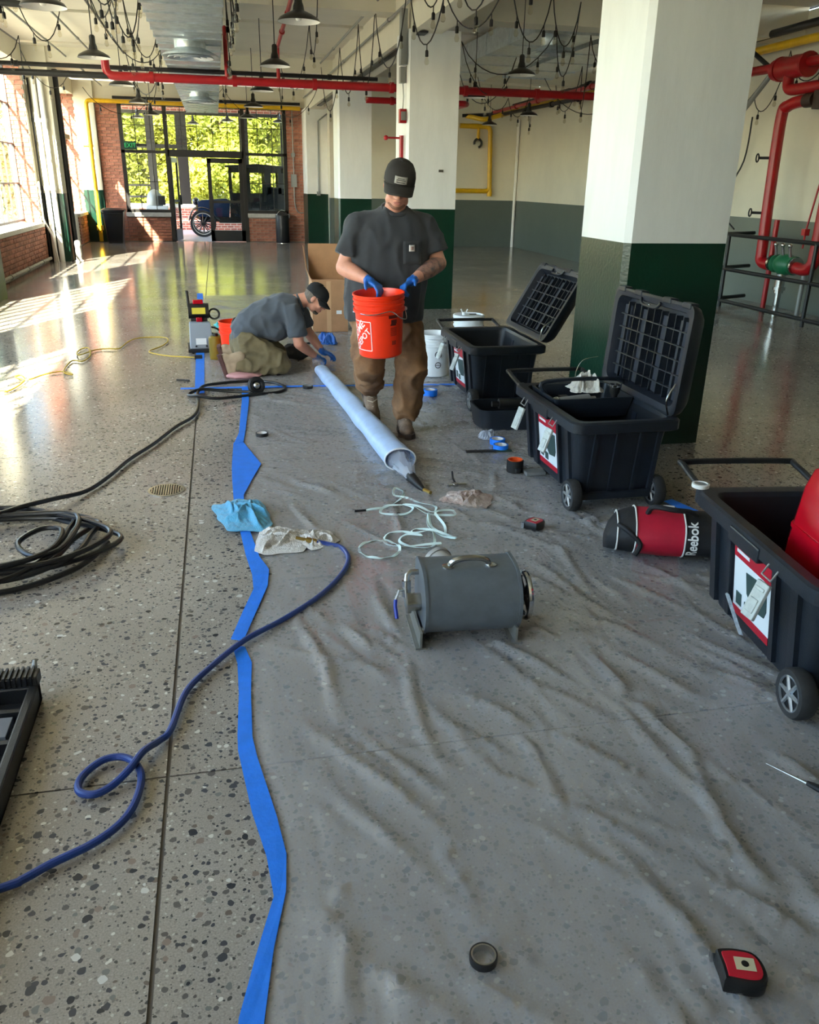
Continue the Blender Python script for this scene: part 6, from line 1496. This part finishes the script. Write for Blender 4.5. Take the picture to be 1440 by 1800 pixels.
for s_, e_ in ((s1, e1), (s2, e2)): b.cap(s_ + V((-.02, 0, 0)), .085, s_.lerp(e_, .4), .08); b.cyl(s_.lerp(e_, .3), s_.lerp(e_, .75), .08, .083, n=18)
sh2 = blob(b, 'tshirt', M_shirt2, man2, .011, 5, folds(.015, 8, 8, 9))
c = MB(); c.torus((.672, 7.535, .592), .078, .011, M=frame((.9, -.05, .35)), n=28); c.build('collar', M_shirt2, sh2)
b = MB(); b.ell((.17, 7.53, .26), (.13, .2, .14))
for y, k in ((7.38, 7.31), (7.70, 7.74)):
    b.cap((.19, y, .25), .125, (.45, k, .125), .095); b.cap((.46, k, .105), .09, (.3, k - .01, .10), .088); b.cap((.3, k - .01, .10), .082, (.13, k - .03, .105), .075)
tr2 = blob(b, 'trousers', M_olive, man2, .011, 6, folds(.022, 10, 10, 5))
boot(man2, (.06, 7.275, .13), (.0, 7.25, -.05), (1, .1, .28), mat('tan_boot_light', '#a8937a', .7, var=.2), M_sole2)
boot(man2, (.06, 7.71, .13), (.0, 7.74, -.05), (1, -.1, .28), mat('tan_boot_light', '#a8937a', .7, var=.2), M_sole2)
b = MB(); hand(b, w1, k1, (.1, .3, -.9), (-.6, .7, .1), (28, 32, 34, 36)); b.cap(w1.lerp(e1, .2), .034, w1, .03); blob(b, 'glove', M_glove, man2, .0045, 2)
b = MB(); hand(b, w2, k2, (.1, -.3, -.9), (-.3, -.9, .1), (20, 22, 26, 30)); b.cap(w2.lerp(e2, .2), .034, w2, .03); blob(b, 'glove', M_glove, man2, .0045, 2)
bg_ = thing('tool_pouch', 'dark grey tool pouch on the sheet in front of the kneeling man', 'pouch', (.66, 7.95, .012))
b = MB(); b.ell((0, 0, .07), (.13, .1, .075)); b.ell((-.06, -.02, .08), (.07, .07, .07)); blob(b, 'pouch_body', mat('pouch_grey', '#3e3b39', .8, var=.3), bg_, .01, 3, folds(.012, 14, 14, 2)); MB().tube(bezier([(-.1, 0, .1), (0, -.06, .16), (.1, 0, .1)], 5), .01, 7).build('pouch_strap', M_rubber, bg_)
b = MB(); b.ell((.11, 7.22, .03), (.13, .07, .03)); b.ell((.2, 7.26, .025), (.1, .08, .02)); pk_ = blob(b, 'knee_pad_film', mat('pink_film', '#dca5a8', .4, alpha=.8), None, .008, 3, folds(.006, 20, 20, 1)); tag(pk_, 'crumpled pink film under the boot of the kneeling man', 'film')

# ================================================================ old truck behind the glass
M_car = mat('car_black_paint', '#16191d', .18, coat=.6); M_carblue = mat('car_blue_paint', '#1a2f52', .2, coat=.6); M_tyre = mat('car_tyre', '#1d1d1d', .7); M_spoke = mat('car_wheel_black', '#0f1012', .4)
car = thing('vintage_truck', 'black vintage truck with spoked wheels behind the entrance glass', 'truck', (.9, 27.2, 0))
def cwheel(x, y, r_=.37):
    M = Matrix.Translation((x, y, r_)) @ frame((0, 1, 0)).to_4x4()
    w = MB().torus((x, y, r_), r_ - .03, .036, M=frame((0, 1, 0)), n=40, k=10).build('wheel', M_tyre, car)
    MB().torus((x, y, r_), r_ - .07, .018, M=frame((0, 1, 0)), n=36, k=8).build('wheel_rim', mat('wheel_rim_pale', '#b9b6ad', .4), w)
    for k in range(12):
        a = k * math.pi / 6; MB().cyl((x, y, r_), (x + math.cos(a) * (r_ - .07), y, r_ + math.sin(a) * (r_ - .07)), .016, .012, n=8).build('wheel_spoke', M_spoke, w)
    MB().cyl((x, y - .06, r_), (x, y + .06, r_), .05, n=14).build('wheel_hub', M_spoke, w)
for x in (-1.32, .75):
    for y in (-.62, .62): cwheel(x, y)
MB().span((-1.4, -.45, .42), (1.5, .45, .55)).build('chassis', M_car, car, smooth=0)
MB().prism([(-1.45, .55), (-.55, .55), (-.5, 1.0), (-.6, 1.08), (-1.35, 1.02), (-1.45, .95)], -.38, .38).build('bonnet', M_carblue, car, smooth=0, bevel=.02)
MB().span((-1.5, -.34, .5), (-1.43, .34, 1.02)).build('radiator', mat('brass_dull', '#8e7a48', .3, metal=.8), car, smooth=0)
for y in (-.62, .62):
    MB().tube(bezier([(-1.72, y, .45), (-1.6, y, .74), (-1.32, y, .82), (-1.05, y, .72), (-.85, y, .5), (-.3, y, .46)], 5), .05, 8, flat=.4).build('mudguard', M_car, car); MB().tube(bezier([(.35, y, .46), (.5, y, .72), (.78, y, .8), (1.05, y, .7), (1.15, y, .45)], 5), .05, 8, flat=.4).build('mudguard', M_car, car)
    MB().span((-.85, y - .1, .4), (.4, y + .1, .44)).build('running_board', M_car, car, smooth=0)
for y in (-.5, .5):
    s_ = -1 if y < 0 else 1
    MB().span((-.5, y - .02, .55), (1.15, y + .02, 1.22)).build('cab_side', M_car, car, smooth=0)
    for a, c_ in ((-.5, -.42), (-.02, .1), (.5, .62), (1.02, 1.15)): MB().span((a, y - .02, 1.2), (c_, y + .02, 1.95)).build('cab_post', M_car, car, smooth=0)
    MB().span((-.5, y - .02, 1.8), (1.15, y + .02, 1.95)).build('cab_rail', M_car, car, smooth=0); MB().span((.6, y - .018, 1.22), (.72, y + .018, 1.82)).span((.92, y - .018, 1.22), (1.04, y + .018, 1.82)).span((.6, y - .018, 1.22), (1.04, y + .018, 1.4)).build('quarter_panel', M_car, car, smooth=0)
    MB().span((.0, y - .03, .6), (.02, y + .03, 1.2)).build('door_seam', M_carblue, car, smooth=0)
MB().span((1.1, -.5, .55), (1.15, .5, 1.95)).build('cab_back', M_car, car, smooth=0)
MB().span((-.5, -.5, .9), (-.46, .5, 1.2)).span((-.5, -.5, 1.85), (-.46, .5, 1.95)).build('windscreen_frame', M_car, car, smooth=0)
MB().prism([(-.62, 1.93), (1.2, 1.93), (1.2, 1.98), (.3, 2.04), (-.6, 1.98)], -.55, .55).build('roof', M_car, car, smooth=0, bevel=.015)
for y in (-.3, .3): MB().ell((-1.5, y, .98), (.1, .1, .11)).build('headlamp', M_car, car)
b2 = thing('display_motor', 'blurred grey machine standing behind the left entrance pane', 'machine', (-1.7, 26.8, 0))
MB().span((-.3, -.25, 0), (.3, .25, .85)).build('stand', mat('stand_pale', '#c8ccd2', .4), b2, smooth=0, bevel=.02); MB().lathe([(.22, 0), (.24, .1), (.2, .3), (.1, .42), (0, .45)], 20, M=Matrix.Translation((-.05, 0, .85))).build('dome', M_grey, b2); MB().box((.15, -.2, 1.0), (.2, .1, .25)).build('gear_case', M_black, b2, bevel=.01)
